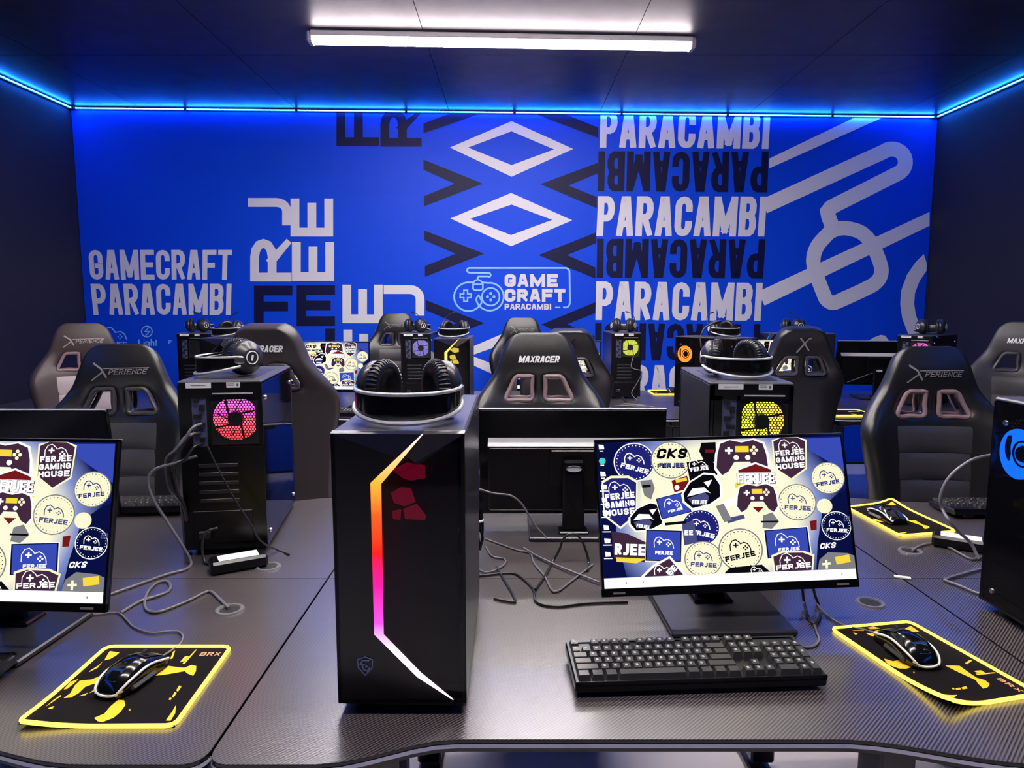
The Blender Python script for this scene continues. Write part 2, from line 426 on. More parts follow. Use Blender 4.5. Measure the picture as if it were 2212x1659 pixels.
art('lettering', qword('GAMECRAFT', (191, 540), (502, 540), (500, 604), (196, 604), 4.8, .165, .13), M_mwhite, 'white condensed word GAMECRAFT')
art('lettering', qword('PARACAMBI', (196, 613), (502, 613), (500, 680), (203, 680), 4.6, .165, .13), M_mwhite, 'white condensed word PARACAMBI under GAMECRAFT')
rows = [((1297, 238), (1665, 240), (1660, 322), (1295, 319), 0), ((1292, 327), (1660, 328), (1657, 416), (1290, 413), 1),
        ((1292, 424), (1657, 425), (1651, 511), (1288, 510), 0), ((1289, 516), (1653, 517), (1648, 602), (1288, 600), 1),
        ((1288, 608), (1648, 611), (1643, 693), (1286, 691), 0), ((1285, 698), (1642, 700), (1640, 780), (1284, 778), 1),
        ((1283, 788), (1638, 790), (1636, 868), (1282, 866), 0)]
for tl, tr, br, bl, inv in rows:
    art('lettering', qword('PARACAMBI', tl, tr, br, bl, 4.3, .17, .12, bool(inv)), M_mnavy if inv else M_mwhite,
        'navy upside-down word PARACAMBI' if inv else 'white condensed word PARACAMBI in the stacked column')
def rotg(ch, x0, y0, x1, y1, mat, t=21, ccw90=True, lab=None):
    """letter in pixel box, turned a quarter left when ccw90"""
    W, H = (y1 - y0, x1 - x0) if ccw90 else (x1 - x0, y1 - y0); polys = []
    for q in glyph(ch, 0, 0, W, H, t):
        polys.append([(x1 - p[1] if False else x0 + (H - p[1]), y1 - p[0]) if ccw90 else (x0 + p[0], y1 - p[1]) for p in q])
    art('letter', polys, mat, lab)
for a in [('J', 536, 428, 629, 494, M_mwhite), ('R', 541, 516, 630, 608, M_mwhite), ('E', 628, 429, 720, 511, M_mwhite), ('E', 631, 523, 722, 607, M_mwhite),
          ('E', 740, 615, 827, 698, M_mwhite), ('J', 829, 616, 917, 690, M_mwhite), ('E', 742, 712, 830, 792, M_mwhite), ('R', 834, 712, 918, 792, M_mwhite),
          ('F', 727, 234, 819, 316, M_mnavy), ('R', 822, 234, 911, 317, M_mnavy)]:
    rotg(*a, t=19)
for a in [('F', 549, 617, 632, 704), ('E', 641, 616, 724, 704), ('J', 640, 710, 724, 800), ('E', 549, 710, 634, 800)]: rotg(*a, M_mnavy, 21, False)
for (x, y) in ((545, 300), (636, 300), (740, 345), (832, 345), (740, 430), (832, 430), (740, 515), (832, 515)): rotg('E', x, y, x + 82, y + 76, M_mghost, 19, bool(x % 2 == 0))
# diamonds and chevrons
def diamond(l, t, r, b, li, ti, ri, bi):
    o = [l, t, r, b]; i = [li, ti, ri, bi]
    art('diamond', [[o[k], o[(k + 1) % 4], i[(k + 1) % 4], i[k]] for k in range(4)], M_mwhite)
diamond((972, 319), (1105, 262), (1238, 322), (1105, 382), (1011, 319), (1105, 284), (1197, 323), (1105, 357))
diamond((973, 472), (1104, 417), (1236, 476), (1104, 532), (1015, 473), (1105, 442), (1193, 475), (1104, 508))
diamond((976, 768), (1104, 713), (1232, 772), (1104, 826), (1018, 768), (1104, 737), (1190, 771), (1104, 802))
def chev(*p):
    art('chevron', [[p[0], p[1], p[4], p[5]], [p[1], p[2], p[3], p[4]]], M_mnavy)
art('chevron', [[(915, 267), (980, 238), (1045, 238), (915, 288)]], M_mnavy)
art('chevron', [[(1150, 240), (1216, 240), (1292, 276), (1292, 298)]], M_mnavy)
chev((915, 345), (1043, 397), (916, 446), (916, 424), (982, 397), (915, 367))
chev((917, 498), (1046, 548), (918, 598), (918, 575), (984, 548), (917, 519))
chev((920, 648), (1046, 698), (921, 747), (921, 724), (986, 698), (920, 670))
chev((1291, 352), (1167, 398), (1289, 450), (1289, 426), (1228, 401), (1291, 375))
chev((1288, 502), (1163, 551), (1286, 602), (1286, 578), (1225, 551), (1288, 525))
chev((1287, 652), (1169, 701), (1284, 752), (1284, 726), (1225, 700), (1286, 676))
# GAME CRAFT logo
lg = []
def st(pts, w=3.6, closed=False, cap='flat'): lg.extend(stroke(pts, w, cap, closed))
st(arc(1012, 641, 31, 31, 20, 275, 20)[::1]); st(arc(1058, 641, 30, 30, -100, 165, 20)); st([(1014, 610), (1024, 610)]); st([(1040, 610), (1053, 611)])
st([(1041, 652), (1036, 641), (1034, 638), (1031, 641), (1028, 649)]); st(arc(1060, 641, 19, 19, 0, 360, 24)[:-1], 3.4, True)
lg.extend([ngon(1060 + dx, 641 + dy, 3.4, n=8) for dx, dy in ((-7, 0), (7, 0), (0, -7), (0, 7))])
cr = [(-4, -12), (4, -12), (4, -4), (12, -4), (12, 4), (4, 4), (4, 12), (-4, 12), (-4, 4), (-12, 4), (-12, -4), (-4, -4)]
st([(1006 + a, 639 + c) for a, c in cr], 3.0, True)
st([(1022, 612), (1022, 624), (1026, 627), (1038, 627), (1043, 624), (1043, 612), (1038, 606), (1032, 604), (1026, 606)], 3.4, True); st([(1024, 614), (1041, 614)], 3)
st([(1032, 604), (1032, 598)]); st([(1032, 597), (1054, 597)] + arc(1056, 594, 4, 4, 90, -90, 6) + [(1016, 589)] + arc(1014, 584, 5, 5, 90, 270, 6) + [(1222, 579)] + arc(1221, 588, 9, 9, -90, 0, 6) + [(1231, 655)] + arc(1222, 656, 8, 8, 0, 90, 6) + [(1216, 664)])
st([(1199, 664), (1210, 664)], 3)
art('logo_outline', lg, M_mlight, 'pale blue line drawing of a game controller')
def pword(s, x0, y0, x1, y1, t, mat, lab, gap=.14):
    art('lettering', [[(x0 + p[0], y1 - p[1]) for p in q] for q in word(s, x1 - x0, y1 - y0, t, gap)], mat, lab)
pword('GAME', 1090, 592, 1205, 620, 7.6, M_mwhite, 'white word GAME in the logo'); pword('CRAFT', 1090, 624, 1221, 652, 7.6, M_mwhite, 'white word CRAFT in the logo')
pword('PARACAMBI', 1090, 656, 1191, 669, 3.0, M_mwhite, 'small white word PARACAMBI in the logo')
# sponsor marks low on the left
lg = []
st([(227, 722), (228, 712), (234, 707), (242, 708), (250, 718), (262, 716), (270, 722), (275, 734)], 2.4); st([(228, 721), (240, 721)], 2.6); st([(234, 715), (234, 727)], 2.6)
lg.extend([ngon(260 + dx, 727 + dy, 1.7, n=6) for dx, dy in ((-4, 0), (4, 0), (0, -4), (0, 4))])
art('sponsor_mark', lg, M_mlight, 'pale blue controller line mark')
lg = []
st(arc(318, 716, 11.5, 11.5, 0, 360, 24)[:-1], 2.2, True); st([(324, 705), (314, 716), (324, 716), (312, 728)], 2.0)
art('sponsor_mark', lg, M_mlight, 'pale blue lightning bolt in a circle')
pword('FERJEE', 218, 738, 275, 748, 2.0, M_mlight, 'pale blue word FERJEE'); pword('P', 365, 734, 371, 743, 1.6, M_mlight, 'pale blue letter P')
lg = []
st([(301, 733), (301, 746), (308, 746)], 2.6); st([(312, 738), (312, 747)], 2.4); st([(312, 733.5), (312, 735)], 2.4)
st(arc(319, 742, 3.6, 4, 0, 360, 10)[:-1], 2.2, True); st([(323, 738), (323, 749), (320, 751), (316, 750)], 2.2); st([(327, 732), (327, 747)], 2.2); st([(327, 740), (330, 738), (333, 740), (333, 747)], 2.2); st([(338, 734), (338, 747)], 2.2); st([(335, 738), (341, 738)], 2.0)
art('lettering', lg, M_mlight, 'pale blue word Light')
# big controller drawing on the right
def big(pts, w=35, closed=False): art('controller_line', stroke(pts, w, 'flat', closed), M_mwhite)
art('controller_line', [[(1661, 343), (1852, 248), (1912, 248), (1661, 364)]], M_mwhite)
big([(1650, 446), (1908, 328)] + arc(1926, 350, 29, 28, -112, 68, 12) + [(1806, 442), (1793, 449), (1787, 457), (1789, 468), (1798, 492)], 32)
cv = lambda x, y: (1260 + x / 2.633, 220 + y / 2.633)
ring = catmull([(*cv(x, y), 0) for x, y in [(1395, 745), (1330, 820), (1306, 900), (1325, 985), (1362, 1085), (1382, 1125), (1420, 1143), (1480, 1120), (1600, 1065), (1660, 1030), (1690, 985), (1688, 925), (1640, 810), (1580, 745), (1500, 720), (1440, 724), (1395, 745)]], 5)
big([(p.x, p.y) for p in ring[:-1]], 31, True)
big([(1644, 645), (2014, 473)], 33)
big([cv(x, y) for x, y in [(1962, 895), (1920, 935), (1875, 1000), (1845, 1080), (1840, 1150), (1850, 1220), (1880, 1300), (1935, 1370)]], 30)
art('controller_line', [[cv(x, y) for x, y in [(1600, 1372), (1650, 1340), (1690, 1325), (1715, 1330), (1745, 1372), (1750, 1400), (1600, 1400)]]], M_mwhite)

# ---- blue LED strips along the ceiling edge
def led_strip(label, a, c, inward, segs):
    a = Vector(a); c = Vector(c); t = thing('led_strip', label, 'led strip', (a + c) / 2 - Vector((0, 0, 0.0)), 0, 'blue strips along the ceiling edge')
    O = Vector(t.location); d = (c - a).normalized(); L = (c - a).length; n = Vector(inward)
    rot = Matrix(((d.x, n.x, 0), (d.y, n.y, 0), (0, 0, 1)))
    for k in range(segs):
        s0, s1 = L * k / segs + 0.012, L * (k + 1) / segs - 0.012
        m = a + d * ((s0 + s1) / 2) - O
        part('tape', None, lambda b: b.box(m, (s1 - s0, 0.008, 0.0045), M=rot), M_strip, t, smooth=None)
        part('channel', None, lambda b: b.box(m + n * -0.009, (s1 - s0, 0.004, 0.016), M=rot), M_matte, t, smooth=None)
    for k in range(segs + 1):
        m = a + d * min(max(L * k / segs, 0.01), L - 0.01) - O
        part('clip', None, lambda b: b.box(m, (0.018, 0.022, 0.020), M=rot), M_matte, t, smooth=None)
    return t
zs = HC - 0.016
led_strip('blue LED strip along the top of the mural wall', WL + WN * .02 + WD * .03 + Vector((0, 0, zs)), WR + WN * .02 - WD * .03 + Vector((0, 0, zs)), WN, 8)
led_strip('blue LED strip along the top of the left wall', (WL.x + .02, BACKY + .05, zs), (WL.x + .02, WL.y - .02, zs), (1, 0, 0), 9)
led_strip('blue LED strip along the top of the right wall', (WR.x - .02, BACKY + .05, zs), (WR.x - .02, WR.y - .02, zs), (-1, 0, 0), 9)

# ---- ceiling tube lamps (one in view, the others added out of view to light the floor and desks)
def tube_lamp(label, x, y, rz):
    t = thing('ceiling_tube_lamp', label, 'ceiling lamp', (x, y, HC), rz, 'ceiling tube lamps')
    L = 2.26
    part('housing', 'tube_h', lambda b: b.box((0, 0, -0.016), (L, 0.11, 0.03), r=0.006), pbr('lamp_housing', (0.55, 0.53, 0.55), 0.4), t)
    dif = part('diffuser', 'tube_d', lambda b: b.prism([(-.034, -.031), (-.024, -.060), (.024, -.060), (.034, -.031)], lambda p: (-L / 2 + .015, p[0], p[1]), lambda p: (L / 2 - .015, p[0], p[1])), [M_tube, emis('tube_light_side', (1.0, 0.84, 0.88), 44.0)], t, smooth=None)
    for pl in dif.data.polygons:
        if abs(pl.normal.y) > .5: pl.material_index = 1
    for s in (-1, 1): part('end_cap', 'tube_c', lambda b: b.box((0, 0, -0.033), (0.035, 0.09, 0.062), r=0.008), pbr('lamp_cap', (0.45, 0.44, 0.46), 0.35), t, (s * (L / 2 + .004), 0, 0))
tube_lamp('lit white tube lamp on the dark ceiling in front of the mural', -0.05, 4.34, R(2.6))
tube_lamp('added unseen white tube lamp on the ceiling above the aisle behind the second row', -0.05, 3.24, R(2.6))
tube_lamp('added unseen white tube lamp on the ceiling above the second row of desks', -0.05, 2.14, R(2.6))
tube_lamp('added unseen white tube lamp on the ceiling above the nearest desks', -0.05, 1.04, R(2.6))

# ================================================================== desks
DW = 1.395
def desk_outline():
    pts = []
    sm = lambda t: t * t * (3 - 2 * t)
    def yf(x):
        if x < .16: return 0.0
        if x < .36: return .058 * sm((x - .16) / .20)
        if x < .95: return .058
        if x < 1.22: return .058 * (1 - sm((x - .95) / .27))
        return 0.0
    r = 0.03
    for k in range(5): t = R(180 + 90 * k / 4); pts.append((.002 + r + r * math.cos(t), r + r * math.sin(t)))
    for k in range(1, 40):
        x = r + (DW - 2 * r) * k / 40; pts.append((x, yf(x)))
    for k in range(5): t = R(270 + 90 * k / 4); pts.append((DW - .002 - r + r * math.cos(t), r + r * math.sin(t)))
    return pts
FRONT = desk_outline()
def desk_top(b, D):
    pts = FRONT + [(DW - .002, D - .001), (.002, D - .001)]
    b.prism(pts, lambda p: (p[0], p[1], .730), lambda p: (p[0], p[1], .7485), 1)
    b.prism([(x * .9994 + .0004, y + .0006) for x, y in pts], lambda p: (p[0], p[1], .7486), lambda p: (p[0], p[1], .75))
def desk_strip(b, D):
    n = len(FRONT)
    for i in range(n - 1):
        (x0, y0), (x1, y1) = FRONT[i], FRONT[i + 1]
        dx, dy = x1 - x0, y1 - y0; l = math.hypot(dx, dy); nx, ny = dy / l * .0012, -dx / l * .0012
        b.add([(x0 + nx, y0 + ny, .7365), (x1 + nx, y1 + ny, .7365), (x1 + nx, y1 + ny, .7430), (x0 + nx, y0 + ny, .7430)], [(0, 1, 2, 3)])
def desk_leg(b):
    b.box((0, .36, .38), (.07, .09, .66), r=.006); b.box((0, .36, .013), (.07, .60, .026), r=.006); b.box((0, .36, .707), (.06, .56, .034), r=.004)
    b.box((0.028, .36, .38), (.022, .05, .52), r=.004)
def desk(label, x, y, D, flip, group, grom=()):
    t = thing('gaming_desk', label, 'desk', (x, y, 0) if not flip else (x + DW, y + D, 0), math.pi if flip else 0, group)
    part('tabletop', 'dt%.3f' % D, lambda b: desk_top(b, D), [M_carbon, M_gloss], t, smooth=30)
    part('edge_strip', 'ds%.3f' % D, lambda b: desk_strip(b, D), M_edge, t, label='white edge strip')
    for lx in (.20, DW - .20): part('leg', 'dl', desk_leg, M_satin, t, (lx, 0, 0))
    part('crossbar', 'dc', lambda b: b.box((DW / 2, .40, .60), (DW - .46, .03, .07), r=.004), M_satin, t)
    for s in (-1, 1):
        part('frame_bar', 'dfb', lambda b: b.box((DW / 2, 0, .700), (DW - .12, .035, .03), r=.003), M_satin, t, (0, .36 + s * .19, 0))
    for gx, gy in grom:
        g = part('cable_grommet', 'dg', lambda b: b.lathe([(.021, .7502), (.023, .7535), (.029, .7535), (.031, .7502)], Matrix.Identity(4), 24), pbr('grommet_grey', (.16, .15, .16), .3), t, (gx, gy, 0))
        part('grommet_hole', 'dgh', lambda b: b.lathe([(.0001, .7504), (.021, .7506)], Matrix.Identity(4), 24), M_matte, g)
    return t
D1Y, D1D = 0.935, 0.686
D2Y, D2D = 1.622, 0.712
X0 = -0.447
desk('carbon-look gaming desk nearest the viewer, at the left edge under the left mousepad', X0 - DW, D1Y, D1D, False, 'gaming desks', [(OZ(496, 1318).x - X0 + DW, OZ(496, 1318).y - D1Y)])
desk('carbon-look gaming desk nearest the viewer, under the pink-lit tower and the keyboard', X0, D1Y, D1D, False, 'gaming desks', [(OZ(1880, 1303).x - X0, OZ(1880, 1303).y - D1Y)])
desk('carbon-look gaming desk at the right edge under the blue-glowing tower', X0 + DW, D1Y, D1D, False, 'gaming desks')
desk('black gaming desk under the red fan tower, second row', X0 - DW, D2Y, D2D, True, 'gaming desks', [(.17, .64)])
desk('black gaming desk under the monitor seen from behind, second row', X0, D2Y, D2D, True, 'gaming desks')
desk('black gaming desk under the yellow mousepad behind the big screen, second row', X0 + DW, D2Y, D2D, True, 'gaming desks', [(X0 + 2 * DW - OZ(1967, 1191).x, D2Y + D2D - OZ(1967, 1191).y)])
D3Y = 3.99
fx = X0 - .17
far_n = ['leftmost', 'second from left', 'middle', 'second from right', 'rightmost']
for k in range(-2, 3):
    desk('far gaming desk in the third row from the viewer, %s of five' % far_n[k + 2], fx + DW * k, D3Y, .69, False, 'gaming desks')
    desk('far gaming desk in the last row before the mural, %s of five' % far_n[k + 2], fx + DW * k, D3Y + .691, .68, True, 'gaming desks')
br = part('desk_joint_bracket', None, lambda b: b.box((0, 0, 0), (.036, .012, .004), r=.001), M_label, None, (X0 + DW, 1.622, .753), (0, 0, R(-20)))
tag(br, 'small white joining plate on the seam between two near desks', 'bracket')

# ================================================================== computer towers
TW, TD, THT = 0.208, 0.445, 0.465
def fpt(x, y, e=0.0):
    """pixel on the near tower's front -> tower local"""
    xl = 715 + 12 * (y - 932) / 590; xr = 1003 - 8 * (y - 932) / 598
    u = (x - xl) / (xr - xl); v = (y - 932) / 594
    return Vector(((u - .5) * TW, -e, THT - v * (THT - .018)))
def hexgrille(b):
    p = .0076; ro = p / math.sqrt(3); ri = ro * .66
    nx = 7
    for j in range(-8, 9):
        for i in range(-8, 9):
            cx = i * p + (p / 2 if j % 2 else 0); cz = j * p * .866
            if abs(cx) > .056 or abs(cz) > .056: continue
            vs = []
            for k in range(6):
                t = R(60 * k + 30); vs.append((cx + ro * 1.02 * math.cos(t), 0, cz + ro * 1.02 * math.sin(t)))
            for k in range(6):
                t = R(60 * k + 30); vs.append((cx + ri * math.cos(t), 0, cz + ri * math.sin(t)))
            b.add(vs, [(k, (k + 1) % 6, 6 + (k + 1) % 6, 6 + k) for k in range(6)])
def ringplate(b):
    n = 40
    sq = []; ci = []
    for k in range(n):
        t = 2 * math.pi * k / n; c, s = math.cos(t), math.sin(t); m = max(abs(c), abs(s))
        sq.append((.066 * c / m, 0, .066 * s / m)); rr = min(.0625, .053 / m); ci.append((rr * c, 0, rr * s))
    b.add(sq + ci, [(k, (k + 1) % n, n + (k + 1) % n, n + k) for k in range(n)])
def blades(b, r0=.018, r1=.056, n=4, sweep=60, gap=4):
    for k in range(n):
        a0 = 360 / n * k + gap / 2; a1 = 360 / n * (k + 1) - gap / 2; m = 8; vs = []
        for i in range(m + 1):
            a = a0 + (a1 - a0) * i / m
            for j in range(4):
                rr = r0 + (r1 - r0) * j / 3; t = R(a + sweep * .35 * j / 3); vs.append((rr * math.cos(t), .004 * (i / m - .5), rr * math.sin(t)))
        b.add(vs, [(i * 4 + j, i * 4 + j + 1, (i + 1) * 4 + j + 1, (i + 1) * 4 + j) for i in range(m) for j in range(3)])
def tower(label, x, y, z, rz, fan, strip, front_glow=None, ring=None, group='computer towers', rear_detail=True):
    t = thing('computer_tower', label, 'computer', (x, y, z), rz, group)
    w, d, h = TW / 2, TD, THT
    part('top_panel', 'tt', lambda b: b.box((0, d / 2 + .004, h - .004), (TW, d - .008, .008), r=.003), pbr('satin_top_panel_lit', (.075, .073, .09), .28), t)  # paler than the satin sides: shine from above is put into the colour
    part('top_filter', 'ttf', lambda b: b.box((0, d * .58, h + .0006), (TW * .74, d * .62, .0016)), pbr('top_filter_mesh', (.035, .034, .045), .34), t)
    part('bottom_panel', 'tb', lambda b: b.box((0, d / 2 + .01, .021), (TW, d - .02, .006)), M_black, t)
    part('side_panel', 'ts', lambda b: b.box((w - .002, d / 2 + .008, h / 2 + .006), (.004, d - .016, h - .028), r=.001), M_satin, t)
    part('glass_panel', 'tg', lambda b: b.box((-w + .002, d / 2 + .008, h / 2 + .006), (.004, d - .022, h - .032), r=.001), M_glass, t, label='tinted glass side panel')
    for sy in (.04, d - .04):
        for sz in (.05, h - .05): part('thumb_screw', 'tsc', lambda b: b.cyl((0, 0, 0), (-.004, 0, 0), .006, .005, 12), M_silver, t, (-w, sy, sz))
    for sx in (-1, 1):
        for sy in (.05, d - .05): part('foot', 'tft', lambda b: b.cyl((0, 0, 0), (0, 0, .018), .016, .018, 14), M_rubber, t, (sx * (w - .03), sy, 0))
    # inside
    part('motherboard', 'tmb', lambda b: (b.box((w - .016, d * .60, h * .60), (.004, d * .55, h * .62)), b.box((w - .05, d * .72, h * .62), (.05, .07, .09), r=.004), b.box((w - .03, d * .45, h * .68), (.03, .03, .13))), M_matte, t)
    part('power_supply_shroud', 'tps', lambda b: b.box((0, d / 2 + .02, .065), (TW - .016, d - .06, .085)), M_black, t)
    part('graphics_card', 'tgp', lambda b: b.box((.01, d * .60, h * .42), (.11, .24, .035), r=.004), M_black, t)
    part('rack_mesh', 'tint', lambda b: b.box((0, .05, h / 2), (TW - .03, .004, h - .06)), M_matte, t)
    if ring:
        cf = part('cooler_fan', 'tcf', lambda b: b.lathe([(.001, 0), (.048, .0), (.052, .006), (.052, .012)], Matrix.Translation((-.080, d - .062, h * .76)) @ Matrix.Rotation(R(-90), 4, 'Y'), 32), M_led, t, label='glowing fan behind the glass'); recolor(cf, [ring])
        part('fan_hub', 'tcfh', lambda b: (b.tube([(-.0815, d - .062 + .026 * math.cos(R(a)), h * .76 + .026 * math.sin(R(a))) for a in range(0, 360, 15)], .0022, 6, closed=True), b.cyl((-.086, d - .062, h * .76), (-.08, d - .062, h * .76), .015, .018, 20)), M_matte, cf)
    # front
    main = [(715, 936), (855, 986), (912, 938), (800, 1040), (804, 1370), (893, 1466), (965, 1518), (962, 1531), (727, 1526)]
    part('front_panel', 'tfp', lambda b: (b.add([fpt(*p) for p in [(715, 936), (853, 986), (800, 1040)]] + [fpt(804, 1370), fpt(727, 1526), fpt(893, 1466), fpt(965, 1518), fpt(965, 1531)], [(0, 1, 2), (0, 2, 3, 4), (4, 3, 5), (4, 5, 6, 7)]),
         b.box((-w + .003, .012, h / 2 + .006), (.006, .024, h - .03)), b.box((w - .003, .012, h / 2 + .006), (.006, .024, h - .03)), b.box((0, .014, .022), (TW, .028, .008))), M_black, t, smooth=None)
    part('facet', 'tfa', lambda b: b.add([fpt(715, 936), fpt(853, 986), fpt(912, 938), Vector((-w, .012, h)), Vector((.04, .012, h))], [(0, 1, 2), (0, 2, 4, 3)]), M_facet_b, t, smooth=None, label='blue-grey slanted facet')
    part('facet', 'tfb', lambda b: b.add([fpt(914, 938), fpt(880, 985), fpt(902, 1003), fpt(1003, 936), Vector((w, .012, h)), Vector((.04, .012, h))], [(0, 1, 2, 3), (0, 3, 4, 5)]), M_facet_g, t, smooth=None, label='grey slanted facet')
    part('front_window', 'tfw', lambda b: b.add([fpt(*p) for p in [(823, 1040), (880, 985), (902, 1003), (1003, 936), (995, 1531), (965, 1531), (965, 1516), (900, 1455), (823, 1370)]], [(0, 1, 2), (0, 2, 3), (0, 3, 4, 8), (8, 4, 7), (7, 4, 6), (6, 4, 5)]), M_win, t, smooth=None, label='smoked front window')
    def ledp(b):
        o = [(913, 936), (800, 1040), (804, 1370), (893, 1466), (967, 1518)]; i = [(915, 937), (823, 1042), (824, 1369), (901, 1455), (968, 1516)]
        for k in range(4):
            b.add([fpt(*o[k], .001), fpt(*o[k + 1], .001), fpt(*i[k + 1], .001), fpt(*i[k], .001)], [(0, 1, 2, 3)])
    lp = part('light_strip', 'tls', ledp, M_led, t, smooth=None, label='angled RGB light strip'); recolor(lp, [strip])
    if front_glow:
        fg = part('front_fan', 'tff', lambda b: ([b.poly([fpt(*p, -.03) for p in q]) for q in ([(838, 1022), (872, 1006), (912, 1012), (912, 1040), (880, 1046), (862, 1040)], [(836, 1072), (858, 1060), (880, 1062), (890, 1092), (866, 1102), (842, 1094)], [(838, 1112), (858, 1108), (856, 1132), (840, 1130)], [(862, 1108), (892, 1096), (912, 1122), (910, 1132), (866, 1130)])]), M_led, t, smooth=None, label='lit fan blades seen through the smoked front'); recolor(fg, [front_glow])
        def shield(b):
            for q in stroke([(768, 1426), (784, 1420), (800, 1426), (799, 1444), (784, 1461), (770, 1444)], 2.6, 'flat', True): b.poly([fpt(p[0], p[1], .0012) for p in q])
            for pl in ([(793, 1428), (779, 1428), (774, 1436), (785, 1438), (790, 1442)], [(778, 1434), (780, 1448), (788, 1452), (794, 1444)], [(784, 1444), (790, 1440)]):
                for q in stroke(pl, 3.0, 'flat'): b.poly([fpt(p[0], p[1], .0012) for p in q])
        part('shield_badge', 'tsb', shield, pbr('badge_silver_blue', (0.35, 0.40, 0.62), 0.4), t, smooth=None)
    # rear (seen from behind, +x is on the left)
    part('rear_panel', 'trp', lambda b: (b.box((w - .006, d - .002, h / 2 + .006), (.012, .004, h - .03)), b.box((-w + .005, d - .002, h / 2 + .006), (.010, .004, h - .03)), b.box((0, d - .002, h - .027), (TW, .004, .038)),
        b.box((.0305, d - .002, .36), (.009, .004, .14)), b.box((.083, d - .002, .36), (.022, .004, .14)), b.box((0, d - .002, .154), (TW, .004, .275))), M_black, t, smooth=None)
    part('io_shield', 'tio', lambda b: (b.box((.054, d - .004, .36), (.037, .003, .142)), [b.box((.054 + dx, d, zz), (sx, .008, sz), 1) for dx, zz, sx, sz in ((.006, .415, .014, .012), (-.008, .395, .012, .016), (.004, .372, .018, .012), (-.004, .350, .020, .010), (.006, .332, .014, .014), (-.006, .312, .012, .012), (.008, .296, .010, .008))]), [M_io, M_matte], t, label='blue-grey port plate')
    fr = part('rear_fan', 'trf', lambda b: blades(b), M_led, t, (-.032, d - .022, .362), smooth=None, label='lit fan blades'); recolor(fr, [fan])
    part('fan_glow_disc', 'trg', lambda b: b.lathe([(.058, 0), (.056, .004), (.050, .006)], Matrix.Rotation(R(90), 4, 'X'), 32), M_led, fr); recolor(fr.children[0], [fan])
    part('fan_hub', 'trh', lambda b: (b.cyl((0, 0, 0), (0, .012, 0), .021, .019, 20), [b.box((.040 * math.cos(R(a)), .012, .040 * math.sin(R(a))), (.056, .004, .005), M=Matrix.Rotation(R(-a - 18), 3, 'Y')) for a in (62, 152, 242, 332)]), M_matte, fr)
    part('fan_grille', 'trgr', lambda b: (hexgrille(b), ringplate(b)), M_matte, t, (-.032, d - .003, .362), smooth=None)
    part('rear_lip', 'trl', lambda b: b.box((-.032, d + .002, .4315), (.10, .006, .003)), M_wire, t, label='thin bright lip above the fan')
    lb = part('label_sticker', 'tla', lambda b: b.box((.052, d + .0006, .4535), (.062, .001, .014)), M_label, t)
    part('print', 'tlap', lambda b: b.box((.052, d + .0013, .4535), (.036, .0004, .0016)), M_print, lb)
    lb = part('label_sticker', 'tlb', lambda b: b.box((-.034, d + .0006, .4535), (.034, .001, .014)), M_label, t)
    part('print', 'tlbp', lambda b: (b.box((-.028, d + .0013, .4565), (.018, .0004, .0012)), b.box((-.028, d + .0013, .4525), (.018, .0004, .0012)), b.box((-.045, d + .0013, .4535), (.005, .0004, .007))), M_print, lb)
    for k in range(5): part('slot_cover', 'tsl', lambda b: b.box((.012, d + .001, 0), (.10, .003, .010), r=.001), M_satin, t, (0, 0, .148 + k * .0235), label=None)
    ps = part('power_supply', 'tpw', lambda b: b.box((.006, d + .001, .078), (.15, .004, .085), r=.001), M_black, t)
    part('socket', 'tpk', lambda b: b.box((.052, d + .008, .058), (.03, .014, .022), r=.003), M_rubber, ps)
    return t
RED = emis_ramp('fan_pink_red', 2, -.058, .058, [(0, (1.0, .02, .02)), (.5, (1.0, .06, .10)), (.62, (1.0, .03, .35)), (1, (.85, .10, .60))], 3.4)
YEL = emis_ramp('fan_yellow_green', 0, -.058, .058, [(0, (1.0, .45, .04)), (.4, (.95, .80, .04)), (1, (.62, .85, .03))], 2.6)
PUR = emis('fan_violet', (.36, .30, .95), 1.3)
YG = emis('fan_lemon', (.85, .90, .10), 1.5)
ORG = emis('fan_orange', (1.0, .26, .02), 9.0)
PNK = emis('fan_magenta', (1.0, .15, .60), 1.6)
OFF = pbr('fan_unlit', (.01, .01, .01), .4)
BLU = emis('fan_blue', (.005, .12, 1.0), 9.0)
STR1 = emis_ramp('strip_orange_red_magenta', 2, .02, .465, [(0, (1.0, .86, .92)), (.18, (.95, .72, .85)), (.30, (.85, .06, .55)), (.44, (1.0, .01, .25)), (.56, (1.0, .01, .01)), (.70, (1.0, .08, .01)), (.82, (1.0, .32, .03)), (.92, (1.0, .48, .22)), (1, (1.0, .62, .70))], 1.5)
STRY = emis('strip_yellow', (1.0, .80, .12), 1.4)
STRO = emis('strip_orange', (1.0, .35, .03), 1.4)
STRB = emis('strip_blue', (.02, .2, 1.0), 1.4)
GLOWR = emis('fan_dim_crimson', (.55, .008, .06), .34)
GLOWY = emis('fan_dim_yellow', (1.0, .75, .10), 1.4)
GLOWO = emis('fan_dim_orange', (1.0, .30, .02), 2.2)
DZ = .7502
tower('large black tower with an orange to magenta angled light strip, front and centre', -.1775, 1.060, DZ, 0, OFF, STR1, GLOWR)
tower('black tower with a blue glowing fan behind glass, cut off at the right edge', 1.135, 1.025, DZ, R(0), OFF, STRB, None, ring=BLU)
tower('black tower seen from behind with a red and pink honeycomb fan', -.757 - math.sin(R(8)) * .445, 1.785 + math.cos(R(8)) * .445, DZ, math.pi + R(8), RED, STRB)
tower('black tower seen from behind with a yellow honeycomb fan, below a headset', .607 + math.sin(R(4)) * .445, 1.745 + math.cos(R(4)) * .445, DZ, math.pi - R(4), YEL, STRY)
